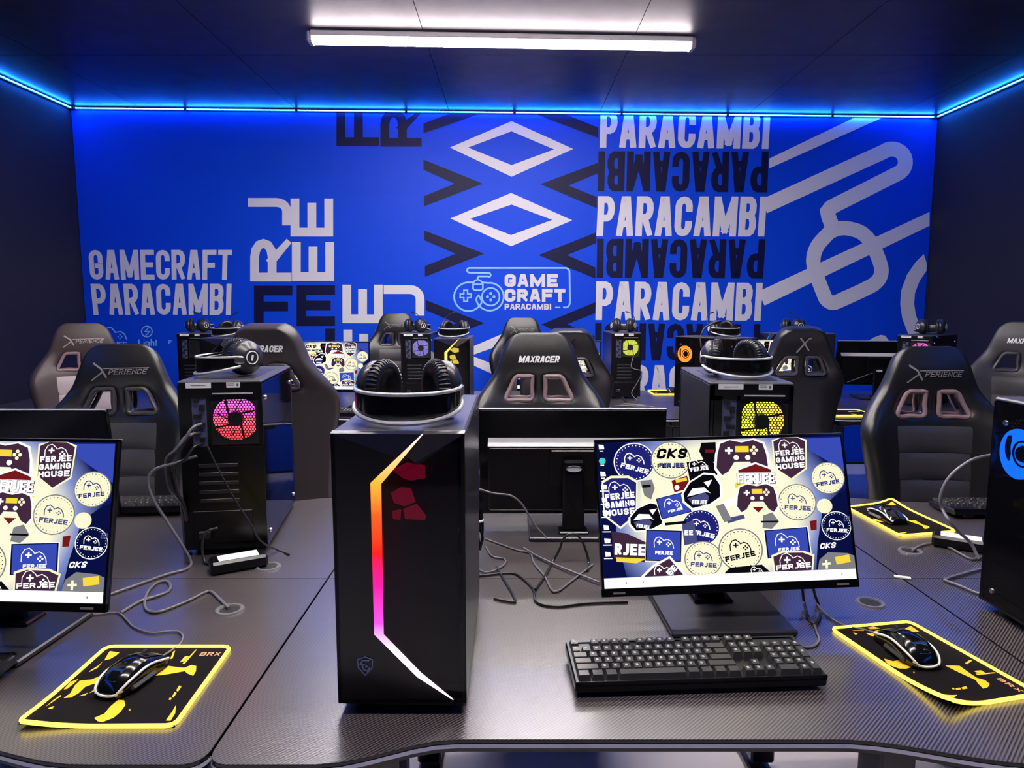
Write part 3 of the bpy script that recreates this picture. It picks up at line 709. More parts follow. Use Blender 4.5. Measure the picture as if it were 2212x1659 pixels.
tower('distant black tower with a yellow angled light strip on its front', -.352, 4.06, DZ, R(0), OFF, STRY, GLOWY)
tower('distant black tower with an orange glowing fan behind its side glass', 1.40, 4.12, DZ, R(40), OFF, OFF, None, ring=ORG)
tower('distant black tower by the left wall, nearer one of two with headsets', -1.74, 4.10, DZ, R(0), OFF, OFF)
tower('distant black tower by the left wall under the left headset, farther of the two', -2.24, 4.80 + .445, DZ, math.pi + R(4), OFF, STRB)
tower('distant black tower seen from behind with a violet fan', -.665, 4.80 + .445, DZ, math.pi, PUR, STRB)
tower('distant black tower seen from behind with a lemon yellow fan', .80, 4.86 + .445, DZ, math.pi, YG, STRB)
tower('distant black tower standing sideways behind the chair with an X mark', 1.78, 4.85, DZ, R(-82), OFF, STRB)
tower('distant black tower turned sideways on the far right with a pink fan', 2.95, 4.79, DZ, R(130), PNK, STRB)

# ================================================================== headsets
def headset(label, x, y, z, rz, mic=True, sc=1.0, cable=False):
    """lies on its headband: the band loops forward (-y), the cups stand upright at the back"""
    t = thing('gaming_headset', label, 'headset', (x, y, z), rz, 'headsets lying on the towers'); t.scale = (sc, sc, sc)
    U = lambda rx, ry, z0, z1, yc=0.0: [(rx * math.sin(R(a)), yc - ry * math.cos(R(a)), z0 + (z1 - z0) * (1 - math.cos(R(a))) / 1.2) for a in range(-100, 101, 10)]
    part('headband_pad', 'hbp', lambda b: b.tube(U(.083, .080, .030, .040), 0, 12, flat=(.004, .016)), M_leather, t, smooth=60)
    part('headband_hoop', 'hh1', lambda b: b.tube(U(.089, .088, .052, .055), .0032, 8), M_wire, t)
    part('headband_hoop', 'hh2', lambda b: b.tube(U(.091, .093, .006, .030), .0036, 8), M_wire, t)
    part('headband_core', 'hh3', lambda b: b.tube(U(.0865, .086, .030, .042), 0, 12, flat=(.003, .020)), M_gloss, t, smooth=60)
    for s in (-1, 1):
        M0 = Matrix.Translation((0, 0, 0)) @ Matrix.Rotation(R(90 * s), 4, 'Y')
        cup = part('ear_cup', 'hc%d' % s, lambda b: b.lathe([(.001, .030), (.022, .030), (.027, .028), (.030, .024), (.041, .019), (.046, .010), (.046, .0), (.044, -.002)], M0, 32), M_satin, t, (s * .055, .034, .0505), (R(-12), 0, R(s * 26)), smooth=50)
        part('ear_cushion', 'hu%d' % s, lambda b: b.lathe([(.044, -.002), (.048, -.008), (.047, -.017), (.040, -.023), (.031, -.022), (.026, -.012), (.001, -.010)], M0, 36), M_leather, cup, smooth=60)
        part('cushion_pleats', 'hp%d' % s, lambda b: [b.tube([M0 @ Vector((r * math.cos(R(a)), r * math.sin(R(a)), hh)) for r, hh in ((.0465, -.004), (.0489, -.008), (.0482, -.016), (.042, -.0228))], .0012, 5) for a in range(0, 360, 9)], M_leather2, cup)
        part('badge', 'hb%d' % s, lambda b: (b.tube([M0 @ Vector((.017 * math.cos(R(a)), .017 * math.sin(R(a)), .0305)) for a in range(0, 360, 15)], .0016, 6, closed=True), b.box(M0 @ Vector((0, 0, .031)), (.002, .005, .016))), M_label, cup)
        part('yoke', 'hy%d' % s, lambda b: b.box((s * .086, .012, .046), (.012, .030, .022), r=.004, M=Matrix.Rotation(R(s * -14), 3, 'Z')), M_silver if s > 0 else M_satin, t)
    if mic:
        mb = part('microphone_boom', 'hm', lambda b: b.tube(catmull([(-.078, .06, .075), (-.075, .075, .105), (-.058, .085, .130), (-.030, .09, .142)], 6), .0022, 6), M_rubber, t)
        part('microphone_tip', 'hmt', lambda b: b.tube([(-.034, .09, .1412), (-.026, .09, .1435), (-.012, .09, .146)], [.003, .0055, .004], 8), M_matte, mb)
    return t
TT = DZ + THT + .0018
headset('big black headset with pleated cushions on the front centre tower', -.176, 1.172, TT, R(3), mic=False)
headset('black headset with a round badge, lying turned on the red fan tower', -.785, 1.93, TT, R(-62), mic=False)
headset('black headset on the yellow fan tower with its boom raised', .612, 1.885, TT, R(6), True)
headset('small far headset on the yellow strip tower', -.352, 4.20, TT, R(-10), True)
headset('small far headset on the violet fan tower, badge showing', -.665, 4.93, TT, R(150), True)
headset('small far headset on the lemon fan tower with its boom up', .80, 5.0, TT, R(170), True)
headset('small far headset on the orange fan tower', 1.30, 4.26, TT, R(25), True)
headset('small far headset with a white badge on the sideways tower behind the X chair', 1.985, 4.87, TT, R(118), True)
headset('small far headset with a white badge on the pink fan tower at right', 2.80, 4.66, TT, R(160), False)
headset('small far headset on the farther left tower, boom to the right', -2.24, 5.0, TT, R(170), True)
headset('small far headset on the nearer left tower beside the lettering', -1.74, 4.26, TT, R(-30), True)

# ================================================================== monitors
SW, SH = .531, .299          # lit area
def scr(x, y):
    """pixel of the zoomed wallpaper -> screen uv in metres from the screen centre"""
    u = (x - 115 - (y - 165) * .037) / 1900; v = (y - 165 + (x - 115) * .024) / 1165
    return Vector(((u - .5) * SW, (.5 - v) * SH))
ART_COLS = [('navy', srgb(30, 32, 110)), ('cream', srgb(238, 234, 198)), ('black', srgb(10, 9, 16)), ('white', srgb(250, 250, 250)), ('plum', srgb(62, 38, 58)),
            ('yellow', srgb(232, 205, 60)), ('slate', srgb(70, 72, 120)), ('red', srgb(110, 22, 26)), ('dblue', srgb(8, 14, 60)), ('grey', srgb(120, 120, 125)), ('blue', srgb(52, 70, 170)), ('teal', srgb(70, 200, 190))]
CI = {n: i for i, (n, c) in enumerate(ART_COLS)}
ART_MATS = [emis('screen_' + n, c, 1.0) for n, c in ART_COLS]
def wallpaper(b):
    L = [0]
    def P(pts, c):
        L[0] += 1; e = -.0002 - L[0] * .0000022
        q = ccw([(p.x, p.y) for p in [scr(*p) for p in pts]])
        q = [(max(-SW / 2, min(SW / 2, x)), max(-SH / 2 + .021, min(SH / 2, z))) for x, z in q]
        b.poly([(x, e, z) for x, z in q], CI[c])
    def S(pts, w, c, closed=False):
        for q in stroke(pts, w, 'flat', closed): P([tuple(p) for p in q], c)
        L[0] += 1
    def T(s, x, y, W, H, t, c, ang=0, shear=0.0):
        ca, sa = math.cos(R(ang)), math.sin(R(ang))
        for q in word(s, W, H, t, .16, shear): P([(x + p[0] * ca + (-p[1]) * -sa, y + p[0] * sa - p[1] * ca) for p in q], c)
    def circ(x, y, r, c, n=28): P(ngon(x, y, r, n=n), c)
    def pad(x, y, k, c, lw=8):           # the game controller line mark with cross and four dots
        S([(x - 85 * k, y + 50 * k), (x - 88 * k, y), (x - 70 * k, y - 38 * k), (x - 40 * k, y - 48 * k), (x - 12 * k, y - 28 * k), (x, y - 12 * k), (x + 30 * k, y - 26 * k), (x + 62 * k, y - 10 * k), (x + 82 * k, y + 25 * k), (x + 88 * k, y + 62 * k)], lw, c)
        P([(x - 62 * k, y - 6 * k), (x - 18 * k, y - 6 * k), (x - 18 * k, y + 6 * k), (x - 62 * k, y + 6 * k)], c); P([(x - 46 * k, y - 22 * k), (x - 34 * k, y - 22 * k), (x - 34 * k, y + 22 * k), (x - 46 * k, y + 22 * k)], c)
        for dx, dy in ((-15, 0), (15, 0), (0, -15), (0, 15)): circ(x + (42 + dx) * k, y + (22 + dy) * k, 8 * k, c, 8)
    def badge(x, y, r, bg, fg, name='FERJEE', ang=0, ring=True, k=.85):
        circ(x, y, r * 1.06, 'white' if bg != 'cream' else 'grey'); circ(x, y, r, bg)
        if ring:
            for a in range(0, 360, 12): circ(x + r * .9 * math.cos(R(a)), y + r * .9 * math.sin(R(a)), r * .03, fg, 6)
        pad(x, y - r * .22, k * r / 150, fg, max(4, 8 * r / 150)); T(name, x - r * .72, y + r * .46 + math.sin(R(-ang)) * r * .7, r * 1.45, r * .26, r * .07, fg, ang)
    def shield(x, y, w, h, words, bg='plum'):
        o = lambda k: [(x - w * k, y - h * .8 * k), (x - w * .5 * k, y - h * k), (x + w * .5 * k, y - h * k), (x + w * k, y - h * .8 * k), (x + w * .92 * k, y + h * .5 * k), (x, y + h * k), (x - w * .92 * k, y + h * .5 * k)]
        P(o(1.1), 'cream'); P(o(1.0), bg); pad(x, y - h * .62, w / 130, 'white', 6)
        for i, s in enumerate(words): T(s, x - w * .88, y - h * .08 + i * h * .33, w * 1.78, h * .26, h * .065, 'white', -5)
    def display(x, y, w, h, ang=-5):
        ca, sa = math.cos(R(ang)), math.sin(R(ang)); r = lambda px, py: (x + px * ca - py * sa, y + px * sa + py * ca)
        for k, c in ((1.12, 'white'), (1.07, 'black'), (1.0, 'blue')): P([r(-w * k, -h * k), r(w * k, -h * k), r(w * k, h * k), r(-w * k, h * k)], c)
        pad(*r(0, -h * .25), w / 150, 'white', 6); T('FERJEE', *r(-w * .5, h * .62), w * 1.05, h * .26, h * .07, 'white', ang)
    def gamepad(x, y, k, body):
        o = [(-190, -20), (-165, -110), (-90, -140), (0, -120), (90, -140), (165, -110), (190, -20), (200, 90), (160, 150), (110, 120), (60, 40), (-60, 40), (-110, 120), (-160, 150), (-200, 90)]
        P([(x + a * k * 1.1, y + c * k * 1.1) for a, c in o], 'white'); P([(x + a * k, y + c * k) for a, c in o], body)
        P([(x - 130 * k, y - 62 * k), (x - 70 * k, y - 62 * k), (x - 70 * k, y - 44 * k), (x - 130 * k, y - 44 * k)], 'white'); P([(x - 110 * k, y - 82 * k), (x - 90 * k, y - 82 * k), (x - 90 * k, y - 24 * k), (x - 110 * k, y - 24 * k)], 'white')
        P([(x - 50 * k, y - 90 * k), (x + 55 * k, y - 90 * k), (x + 55 * k, y - 40 * k), (x - 50 * k, y - 40 * k)], 'yellow')
        for dx, dy in ((75, -55), (115, -55), (95, -80), (95, -30)): circ(x + dx * k, y + dy * k, 14 * k, 'cream', 10)
        for dx in (-45, 45): circ(x + dx * k, y + 5 * k, 21 * k, 'white', 12)
    def visor(x, y, k, ang=-25):
        ca, sa = math.cos(R(ang)), math.sin(R(ang)); r = lambda q: [(x + a * k * ca - c * k * sa, y + a * k * sa + c * k * ca) for a, c in q]
        o = [(-150, 40), (-140, -20), (-60, -90), (60, -120), (130, -90), (150, 0), (120, 90), (20, 120), (-110, 110)]
        P(r([(a * 1.12, c * 1.12) for a, c in o]), 'white'); P(r(o), 'black'); P(r([(40, -60), (110, -60), (60, -10)]), 'white'); P(r([(-120, 25), (20, 20), (40, 60), (20, 95), (-100, 90)]), 'slate'); P(r([(-60, -40), (30, -20), (60, 40), (30, 20), (-120, 10)]), 'white')
        T('FERJEE', *r([(-105, 78)])[0], 115 * k, 34 * k, 9 * k, 'white', ang + 20)
    # corners sink into blue
    P([(115, 165), (330, 165), (280, 420), (250, 900), (330, 1335), (150, 1340)], 'dblue'); P([(1720, 140), (2010, 130), (2060, 420), (1900, 330), (1760, 240)], 'blue')
    P([(1960, 600), (2100, 560), (2130, 1260), (1760, 1265), (1780, 1000), (1840, 700)], 'dblue')
    badge(400, 325, 150, 'navy', 'white', ang=16); badge(680, 310, 145, 'cream', 'black', k=.001, ring=True); T('CKS', 565, 300, 230, 85, 22, 'black', 0, .25); T('FERJEE', 590, 370, 185, 36, 8, 'slate')
    P([(920, 170), (1030, 165), (1030, 330), (940, 330), (900, 240)], 'black'); S([(945, 240), (1015, 240)], 26, 'red')
    P([(800, 330), (980, 300), (1060, 400), (1000, 470), (820, 480)], 'black'); pad(890, 345, .8, 'white', 6); T('FERJEE', 830, 410, 140, 34, 9, 'white', -8)
    P([(680, 480), (800, 440), (830, 540), (700, 575)], 'red'); circ(720, 535, 20, 'white', 10); P([(710, 470), (795, 455), (800, 480), (715, 498)], 'yellow')
    gamepad(1230, 290, 1.0, 'plum'); shield(1605, 300, 125, 170, ('FERJEE', 'GAMING', 'HOUSE'))
    badge(1890, 470, 125, 'cream', 'navy', ang=-8); badge(1640, 665, 140, 'cream', 'slate', ang=4); circ(1850, 700, 60, 'cream')
    shield(285, 650, 125, 195, ('FERJEE', 'GAMING', 'HOUSE'), 'navy'); circ(510, 570, 70, 'cream'); P([(440, 480), (530, 470), (550, 540), (520, 630), (470, 600)], 'grey'); S([(455, 525), (520, 520)], 22, 'black')
    visor(480, 770, .85, -10); badge(890, 860, 140, 'navy', 'white', ang=14)
    P([(750, 830), (840, 800), (860, 980), (760, 1000)], 'slate'); T('EE', 765, 920, 65, 40, 10, 'white')
    display(690, 680, 110, 80, -14); S([(620, 830), (780, 815)], 22, 'black'); visor(905, 565, 1.0, -18)
    P([(1060, 660), (1140, 620), (1170, 640), (1150, 680), (1080, 720)], 'white'); P([(1080, 790), (1220, 760), (1230, 790), (1100, 830)], 'slate'); P([(1010, 690), (1070, 670), (1130, 800), (1070, 820)], 'grey')
    P([(1180, 380), (1330, 335), (1460, 385), (1480, 530), (1180, 530)], 'white'); P([(1195, 400), (1330, 350), (1445, 395), (1450, 420), (1195, 420)], 'red'); P([(1170, 500), (1500, 540), (1330, 585), (1160, 540)], 'yellow'); T('FERJEE', 1180, 515, 300, 92, 24, 'plum'); T('FERJEE', 1184, 510, 290, 84, 17, 'white'); gamepad(1330, 625, .78, 'plum')
    P([(1290, 700), (1380, 700), (1335, 745)], 'red'); P([(1370, 770), (1440, 745), (1490, 820), (1430, 880), (1360, 870)], 'grey'); S([(1350, 820), (1480, 820)], 14, 'black')
    badge(1930, 860, 110, 'dblue', 'white', ang=4); T('CKS', 1985, 825, 95, 42, 9, 'slate', 0, .25); T('CKS', 1790, 1045, 120, 46, 11, 'white', -4, .3); P([(1725, 820), (1780, 810), (1775, 890), (1730, 895)], 'red')
    display(605, 1000, 125, 115, 3); display(1545, 990, 155, 105, -4); badge(900, 1110, 135, 'cream', 'slate', ang=4); badge(1185, 1040, 160, 'cream', 'black', ang=-12)
    P([(215, 880), (330, 900), (470, 970), (460, 1130), (230, 1090)], 'plum'); T('RJEE', 235, 1065, 230, 90, 22, 'white', 3); P([(245, 1085), (470, 1100), (400, 1135), (250, 1120)], 'yellow')
    P([(430, 1290), (520, 1150), (650, 1080), (770, 1230), (700, 1280)], 'white'); P([(455, 1290), (530, 1165), (645, 1100), (745, 1230), (690, 1280)], 'plum'); pad(600, 1190, .8, 'white', 7); T('EE', 650, 1240, 80, 50, 13, 'white', -45)
    shield(1580, 1220, 150, 150, ('FERJEE',), 'plum'); P([(1765, 1250), (1780, 1130), (1850, 1070), (2000, 1080), (2090, 1100), (2110, 1250)], 'grey'); S([(1800, 1165), (1865, 1160)], 18, 'cream'); S([(1832, 1130), (1834, 1200)], 18, 'cream'); P([(1900, 1110), (2010, 1090), (2020, 1150), (1910, 1170)], 'yellow')
    P([(1060, 1215), (1100, 1180), (1340, 1160), (1400, 1220), (1380, 1260), (1060, 1265)], 'black'); pad(1300, 1200, .5, 'white', 5)
    for i, y in enumerate((210, 325, 430, 535, 640, 745, 860, 965, 1070)):
        x = 148 + (y - 210) * .045
        if i == 1: circ(x, y - 10, 26, 'teal', 12)
        else: P([(x - 22, y - 30), (x + (24 if i % 2 else 16), y - 26), (x + 22, y + 8), (x - 18, y + 10)], 'white')
        P([(x - (30 if i > 2 else 14), y + 20), (x + (34 if i > 2 else 14), y + 20), (x + (34 if i > 2 else 14), y + 28), (x - (30 if i > 2 else 14), y + 28)], 'white')
    # task bar
    b.poly([(-SW / 2, -.0035, -SH / 2), (SW / 2, -.0035, -SH / 2), (SW / 2, -.0035, -SH / 2 + .0205), (-SW / 2, -.0035, -SH / 2 + .0205)], CI['white'])
    for px in (-.22, -.185, .235): b.box((px, -.0037, -SH / 2 + .010), (.002, .0004, .004), CI['grey'])
def monitor(label, x, y, rz, cz=.225, tilt=-15.7, roll=0.0, screen=True, hy=0.0, hx=0.0, group='monitors', yaw=0.0):
    t = thing('monitor', label, 'monitor', (x, y, .7502), rz, group)
    part('stand_base', 'mb', lambda b: (b.box((0, .10, .007), (.255, .215, .012), r=.003)), M_satin, t)
    part('stand_column', 'mc', lambda b: (b.box((0, .155, .115), (.062, .028, .215), r=.006), b.box((0, .155, .016), (.085, .06, .01), r=.003)), M_gloss, t)
    part('column_ring', 'mcr', lambda b: b.lathe([(.0001, 0), (.022, .0005), (.022, .003)], Matrix.Translation((0, .1695, .20)) @ Matrix.Rotation(R(-90), 4, 'X') @ Matrix.Diagonal((1, .4, 1, 1)), 20), M_wire, t)
    hd = part('display_casing', 'mh', lambda b: (b.box((0, .009, -.006), (SW + .010, .012, SH + .022), r=.003), b.box((0, .003, SH / 2 + .0035), (SW + .010, .010, .005)), b.box((0, .003, -SH / 2 - .0095), (SW + .010, .010, .015)), b.box((-SW / 2 - .003, .003, -.006), (.004, .010, SH + .022)), b.box((SW / 2 + .003, .003, -.006), (.004, .010, SH + .022))), M_gloss, t, (hx, hy, cz), (R(tilt), R(roll), R(yaw)))
    part('rear_housing', 'mr', lambda b: (b.box((0, .030, -.045), (SW * .92, .034, SH * .66), r=.006), b.box((0, .052, -.01), (.13, .012, .11), r=.003)), M_black, hd)
    part('housing_ledge', 'mrl', lambda b: b.prism([(.0152, .070), (.0152, .056), (.048, .054)], lambda p: (-SW * .46, p[0], p[1]), lambda p: (SW * .46, p[0], p[1])), pbr('ledge_highlight_grey', (.5, .49, .5), .4), hd, smooth=None, label='slanted ledge with its highlight painted pale')  # dark casing; the pale grey paints in light falling on the ledge
    part('top_edge', 'mte', lambda b: b.box((0, .0085, SH / 2 + .0062), (SW + .008, .012, .0015)), pbr('edge_glint_grey', (.40, .40, .42), .3), hd, smooth=None)  # grey stands in for the lamp's reflection along the dark top edge
    part('chin_badge', 'mcb', lambda b: b.box((0, -.003, 0), (.025, .002, .0035)), M_logog, hd, (-SW / 2 + .03, 0, -SH / 2 - .010)); part('chin_badge', 'mcb', None, M_logog, hd, (SW / 2 - .03, 0, -SH / 2 - .010))
    part('screen', 'ms', lambda b: b.box((0, .0016, 0), (SW, .003, SH)), M_screen if True else M_black, hd, smooth=None)
    if screen: part('wallpaper_stickers', 'mw', wallpaper, ART_MATS, hd, smooth=None, label='sticker collage wallpaper with FERJEE badges and a white task bar')
    return t
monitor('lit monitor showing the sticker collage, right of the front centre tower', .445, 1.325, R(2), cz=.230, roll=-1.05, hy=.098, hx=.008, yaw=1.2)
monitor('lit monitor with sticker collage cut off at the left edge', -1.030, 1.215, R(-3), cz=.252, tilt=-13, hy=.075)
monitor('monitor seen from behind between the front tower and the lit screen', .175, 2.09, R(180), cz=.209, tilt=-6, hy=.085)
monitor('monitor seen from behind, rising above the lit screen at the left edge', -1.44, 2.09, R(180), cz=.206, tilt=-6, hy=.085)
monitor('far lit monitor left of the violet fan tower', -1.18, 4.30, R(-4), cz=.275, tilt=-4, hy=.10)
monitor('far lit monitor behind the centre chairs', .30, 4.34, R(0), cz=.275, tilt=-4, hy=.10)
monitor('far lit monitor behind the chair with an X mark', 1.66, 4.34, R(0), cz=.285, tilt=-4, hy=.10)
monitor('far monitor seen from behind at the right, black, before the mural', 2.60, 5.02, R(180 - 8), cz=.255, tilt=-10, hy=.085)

# ================================================================== keyboards
U1 = .019
KROWS = []
def kb_layout():
    out = []
    def row(y, items):
        x = 0.0
        for it in items:
            if it < 0: x += -it
            else: out.append((x + it / 2, y, it)); x += it
    row(5.25, [1, -1, 1, 1, 1, 1, -.5, 1, 1, 1, 1, -.5, 1, 1, 1, 1, -.25, 1, 1, 1])
    row(4, [1] * 13 + [2, -.25, 1, 1, 1, -.25, 1, 1, 1, 1])
    row(3, [1.5] + [1] * 12 + [1.5, -.25, 1, 1, 1, -.25, 1, 1, 1])
    row(2, [1.75] + [1] * 11 + [2.25, -3.5, 1, 1, 1])
    row(1, [2.25] + [1] * 10 + [2.75, -1.25, 1, -1.25, 1, 1, 1])
    row(0, [1.25, 1.25, 1.25, 6.25, 1.25, 1.25, 1.25, 1.25, -.25, 1, 1, 1, -.25, 2, 1])
    out.append((22.0, 2.5, -1)); out.append((22.0, .5, -1))
    return out
KEYS = kb_layout()
def keycap(b, w, dpt):
    W, Dp = w * U1 - .0008, dpt * U1 - .0008
    lo = [(-W / 2, -Dp / 2, 0), (W / 2, -Dp / 2, 0), (W / 2, Dp / 2, 0), (-W / 2, Dp / 2, 0)]
    hi = [(-W / 2 + .003, -Dp / 2 + .0035, .0105), (W / 2 - .003, -Dp / 2 + .0035, .0105), (W / 2 - .003, Dp / 2 - .002, .0115), (-W / 2 + .003, Dp / 2 - .002, .0115)]
    b.add(lo + hi, [(4, 5, 6, 7), (0, 1, 5, 4), (1, 2, 6, 5), (2, 3, 7, 6), (3, 0, 4, 7)])
    if w == 1: b.add([(-.003, -.001, .0113), (.001, -.001, .0113), (.001, .004, .0118), (-.003, .004, .0118)], [(0, 1, 2, 3)], 1)
def keyboard(label, x, y, z, rz, single=True):
    t = thing('keyboard', label, 'keyboard', (x, y, z), rz, 'keyboards'); W = 22.5 * U1 + .010; D = 6.25 * U1 + .014
    T3 = Matrix.Rotation(R(4), 4, 'X')
    part('case', 'kc', lambda b: (b.box((W / 2 - .005, D / 2, .0145), (W, D, .019), r=.003), b.box((W / 2 - .005, .002, .022), (W, .004, .010), r=.001), b.box((.0, D / 2, .022), (.006, D, .008)), b.box((W - .010, D / 2, .022), (.006, D, .008)), b.box((W / 2 - .005, D - .002, .022), (W, .004, .008))), M_black, t, (0, 0, 0), (R(3), 0, 0))
    for fx_ in (.05, W - .06): part('foot', 'kf', lambda b: b.box((0, D - .016, .0115), (.03, .012, .020), r=.002), M_rubber, t, (fx_, 0, -.0005))
    def kpos(k): cx, cy, w = k; return (cx * U1, .007 + (cy + .5) * U1, .0235)
    if single:
        root = [o for o in t.children if o.name.startswith('case')][0]
        for k in KEYS:
            w = k[2]; tall = w < 0; ww = 1 if tall else w
            px, py, pz = kpos(k)
            if tall: py -= 0.0
            part('keycap', 'key%.2f%d' % (ww, tall), lambda b: keycap(b, ww, 2 if tall else 1), [M_key, M_legend], root, (px, py, pz), smooth=None)
    else:
        def allk(b):
            for k in KEYS:
                s = MB(); keycap(s, 1 if k[2] < 0 else k[2], 2 if k[2] < 0 else 1); p = kpos(k)
                for f, m in zip(s.f, s.m): b.add([tuple(a + c for a, c in zip(s.v[i], p)) for i in f], [tuple(range(len(f)))], m)
        kk = part('keycaps', 'kall', allk, [M_key, M_legend], [o for o in t.children if o.name.startswith('case')][0], smooth=None); kk['kind'] = 'stuff'
    return t
keyboard('black full-size keyboard in front of the big lit screen', .112, 1.107, .7505, R(3.2))
keyboard('black keyboard cut off at the left edge beside the left mousepad', -1.33, 1.060, .7505, R(1))
keyboard('black keyboard on the second-row desk behind the left screen', -.985, 2.255, .7505, R(180 + 3), False)
keyboard('black keyboard on the second-row desk at right, beside the blue tower', 1.80, 2.22, .7505, R(180), False)
keyboard('far black keyboard before the lit monitor on the left', -1.36, 4.06, .7505, R(0), False)
keyboard('far black keyboard on the third-row desk beside the lemon fan tower', .28, 4.07, .7505, R(0), False)

# ================================================================== mousepads and mice
def pad_uv(x, y):
    v = 1 - (y - 650) / 645; xl = 880 - (1 - v) * 700; xr = 1960 - (1 - v) * 490
    return ((x - xl) / (xr - xl), v)
SPL = [[(570, 1060), (600, 1000), (640, 960), (740, 950), (830, 915), (850, 980), (760, 985), (690, 1010), (640, 1060), (580, 1095), (520, 1100)], [(830, 1262), (800, 1240), (880, 1210), (920, 1160), (980, 1110), (1030, 1115), (1045, 1150), (1010, 1200), (960, 1240), (870, 1270)],
       [(1340, 870), (1390, 832), (1500, 848), (1540, 850), (1600, 824), (1640, 835), (1635, 880), (1610, 920), (1560, 900), (1540, 880), (1400, 905), (1285, 920)], [(860, 760), (900, 695), (985, 708), (950, 740), (900, 770), (850, 782)], [(840, 785), (790, 850), (715, 888), (720, 878), (800, 826)],
       [(1395, 1260), (1440, 1200), (1470, 1150), (1468, 1210), (1435, 1262)], [(1465, 1040), (1490, 1000), (1510, 1010), (1480, 1050)], [(1430, 1090), (1455, 1050), (1470, 1060), (1445, 1095)], [(1405, 1110), (1415, 1092), (1430, 1100), (1420, 1115)], [(510, 1030), (560, 970), (630, 945), (590, 985), (540, 1025)],
       [(1500, 800), (1550, 745), (1585, 745), (1540, 790)], [(1520, 815), (1650, 680), (1660, 680), (1540, 815)], [(1420, 770), (1450, 700), (1470, 690), (1440, 765)], [(405, 1185), (430, 1170), (455, 1165), (440, 1190)], [(1075, 1185), (1090, 1175), (1092, 1195)], [(385, 1170), (430, 1120), (490, 1075), (495, 1085)], [(640, 1085), (720, 1055), (700, 1075)], [(730, 1060), (830, 985), (850, 995), (760, 1050)]]
def mousepad(label, tl, tr, br, bl, lift=None, simple=False):
    c = (Vector(tl) + Vector(tr) + Vector(br) + Vector(bl)) / 4
    t = thing('mousepad', label, 'mousepad', (c.x, c.y, .7504), 0, 'black and yellow mousepads')
    lift = lift or {}
    def P(u, v, h):
        p = (Vector(bl) * (1 - u) + Vector(br) * u) * (1 - v) + (Vector(tl) * (1 - u) + Vector(tr) * u) * v
        z = h
        for (cu, cv_), a in lift.items():
            d = math.hypot(u - cu, v - cv_); z += a * max(0, 1 - d / .45) ** 2
        return (p.x - c.x, p.y - c.y, z)
    n = 12
    def sheet(b):
        for h, fl in ((.003, 0), (.0, 1)):
            vs = [P(i / n, j / n, h) for j in range(n + 1) for i in range(n + 1)]
            fs = [(j * (n + 1) + i, j * (n + 1) + i + 1, (j + 1) * (n + 1) + i + 1, (j + 1) * (n + 1) + i) for j in range(n) for i in range(n)]
            b.add(vs, [f[::-1] for f in fs] if fl else fs)
    part('cloth', None, sheet, M_pad, t)
    per = []
    k = 12; m = .06
    for (cx, cy, a0) in ((1 - m, m, 270), (1 - m, 1 - m, 0), (m, 1 - m, 90), (m, m, 180)):
        for q in range(5): a = R(a0 + 90 * q / 4); per.append((cx + m * math.cos(a), cy + m * math.sin(a)))
    dense = []
    for i in range(len(per)):
        a, b2 = per[i], per[(i + 1) % len(per)]; s = max(1, int(math.hypot(b2[0] - a[0], b2[1] - a[1]) / .06))
        dense += [(a[0] + (b2[0] - a[0]) * q / s, a[1] + (b2[1] - a[1]) * q / s) for q in range(s)]
    part('lit_rim', None, lambda b: b.tube([P(u, v, .0034) for u, v in dense], .0036, 8, closed=True), M_padrim, t, label='glowing yellow rim')
    for q in (SPL[:6] if simple else SPL):
        uv = ccw([pad_uv(*p) for p in q])
        part('splash_print', None, lambda b: b.poly([P(min(max(u, .02), .98), min(max(v, .02), .98), .0036) for u, v in uv]), M_padyel, t, smooth=None)
    if not simple: part('lettering', None, lambda b: [b.poly([P(.80 + p[0], .86 + p[1], .0036) for p in q]) for q in word('BRX', .16, .055, .013, .2)], M_padtext, t, smooth=None, label='orange letters BRX')
    return t
mousepad('black mousepad with a glowing yellow rim and yellow splashes at the lower left', (-.783, 1.276), (-.543, 1.276), (-.530, 1.022), (-.775, 1.020), {(0.05, 0.0): .008})
mousepad('black mousepad with a glowing yellow rim and yellow splashes at the lower right', (.829, 1.382), (.893, 1.112), (.716, 1.068), (.651, 1.352), {(1.0, 0.0): .016})
q = [OZ(1830, 1098), OZ(1925, 1086), OZ(2066, 1150), OZ(1945, 1160)]
mousepad('black mousepad with a glowing yellow rim on the desk behind the big screen', q[1].xy, q[2].xy, q[3].xy, q[0].xy, {(0.0, 1.0): .012}, True)
mousepad('far mousepad with an orange-lit rim between the X chair and the right chair', (1.93, 4.33), (2.17, 4.33), (2.19, 4.10), (1.93, 4.10), None, True)
mousepad('far mousepad on the last-row desk beside the orange fan tower', (1.05, 5.33), (1.30, 5.33), (1.30, 5.10), (1.05, 5.10), None, True)
mousepad('far mousepad glimpsed through the opening of the left chair', (-2.15, 4.33), (-1.90, 4.33), (-1.90, 4.10), (-2.15, 4.10), None, True)
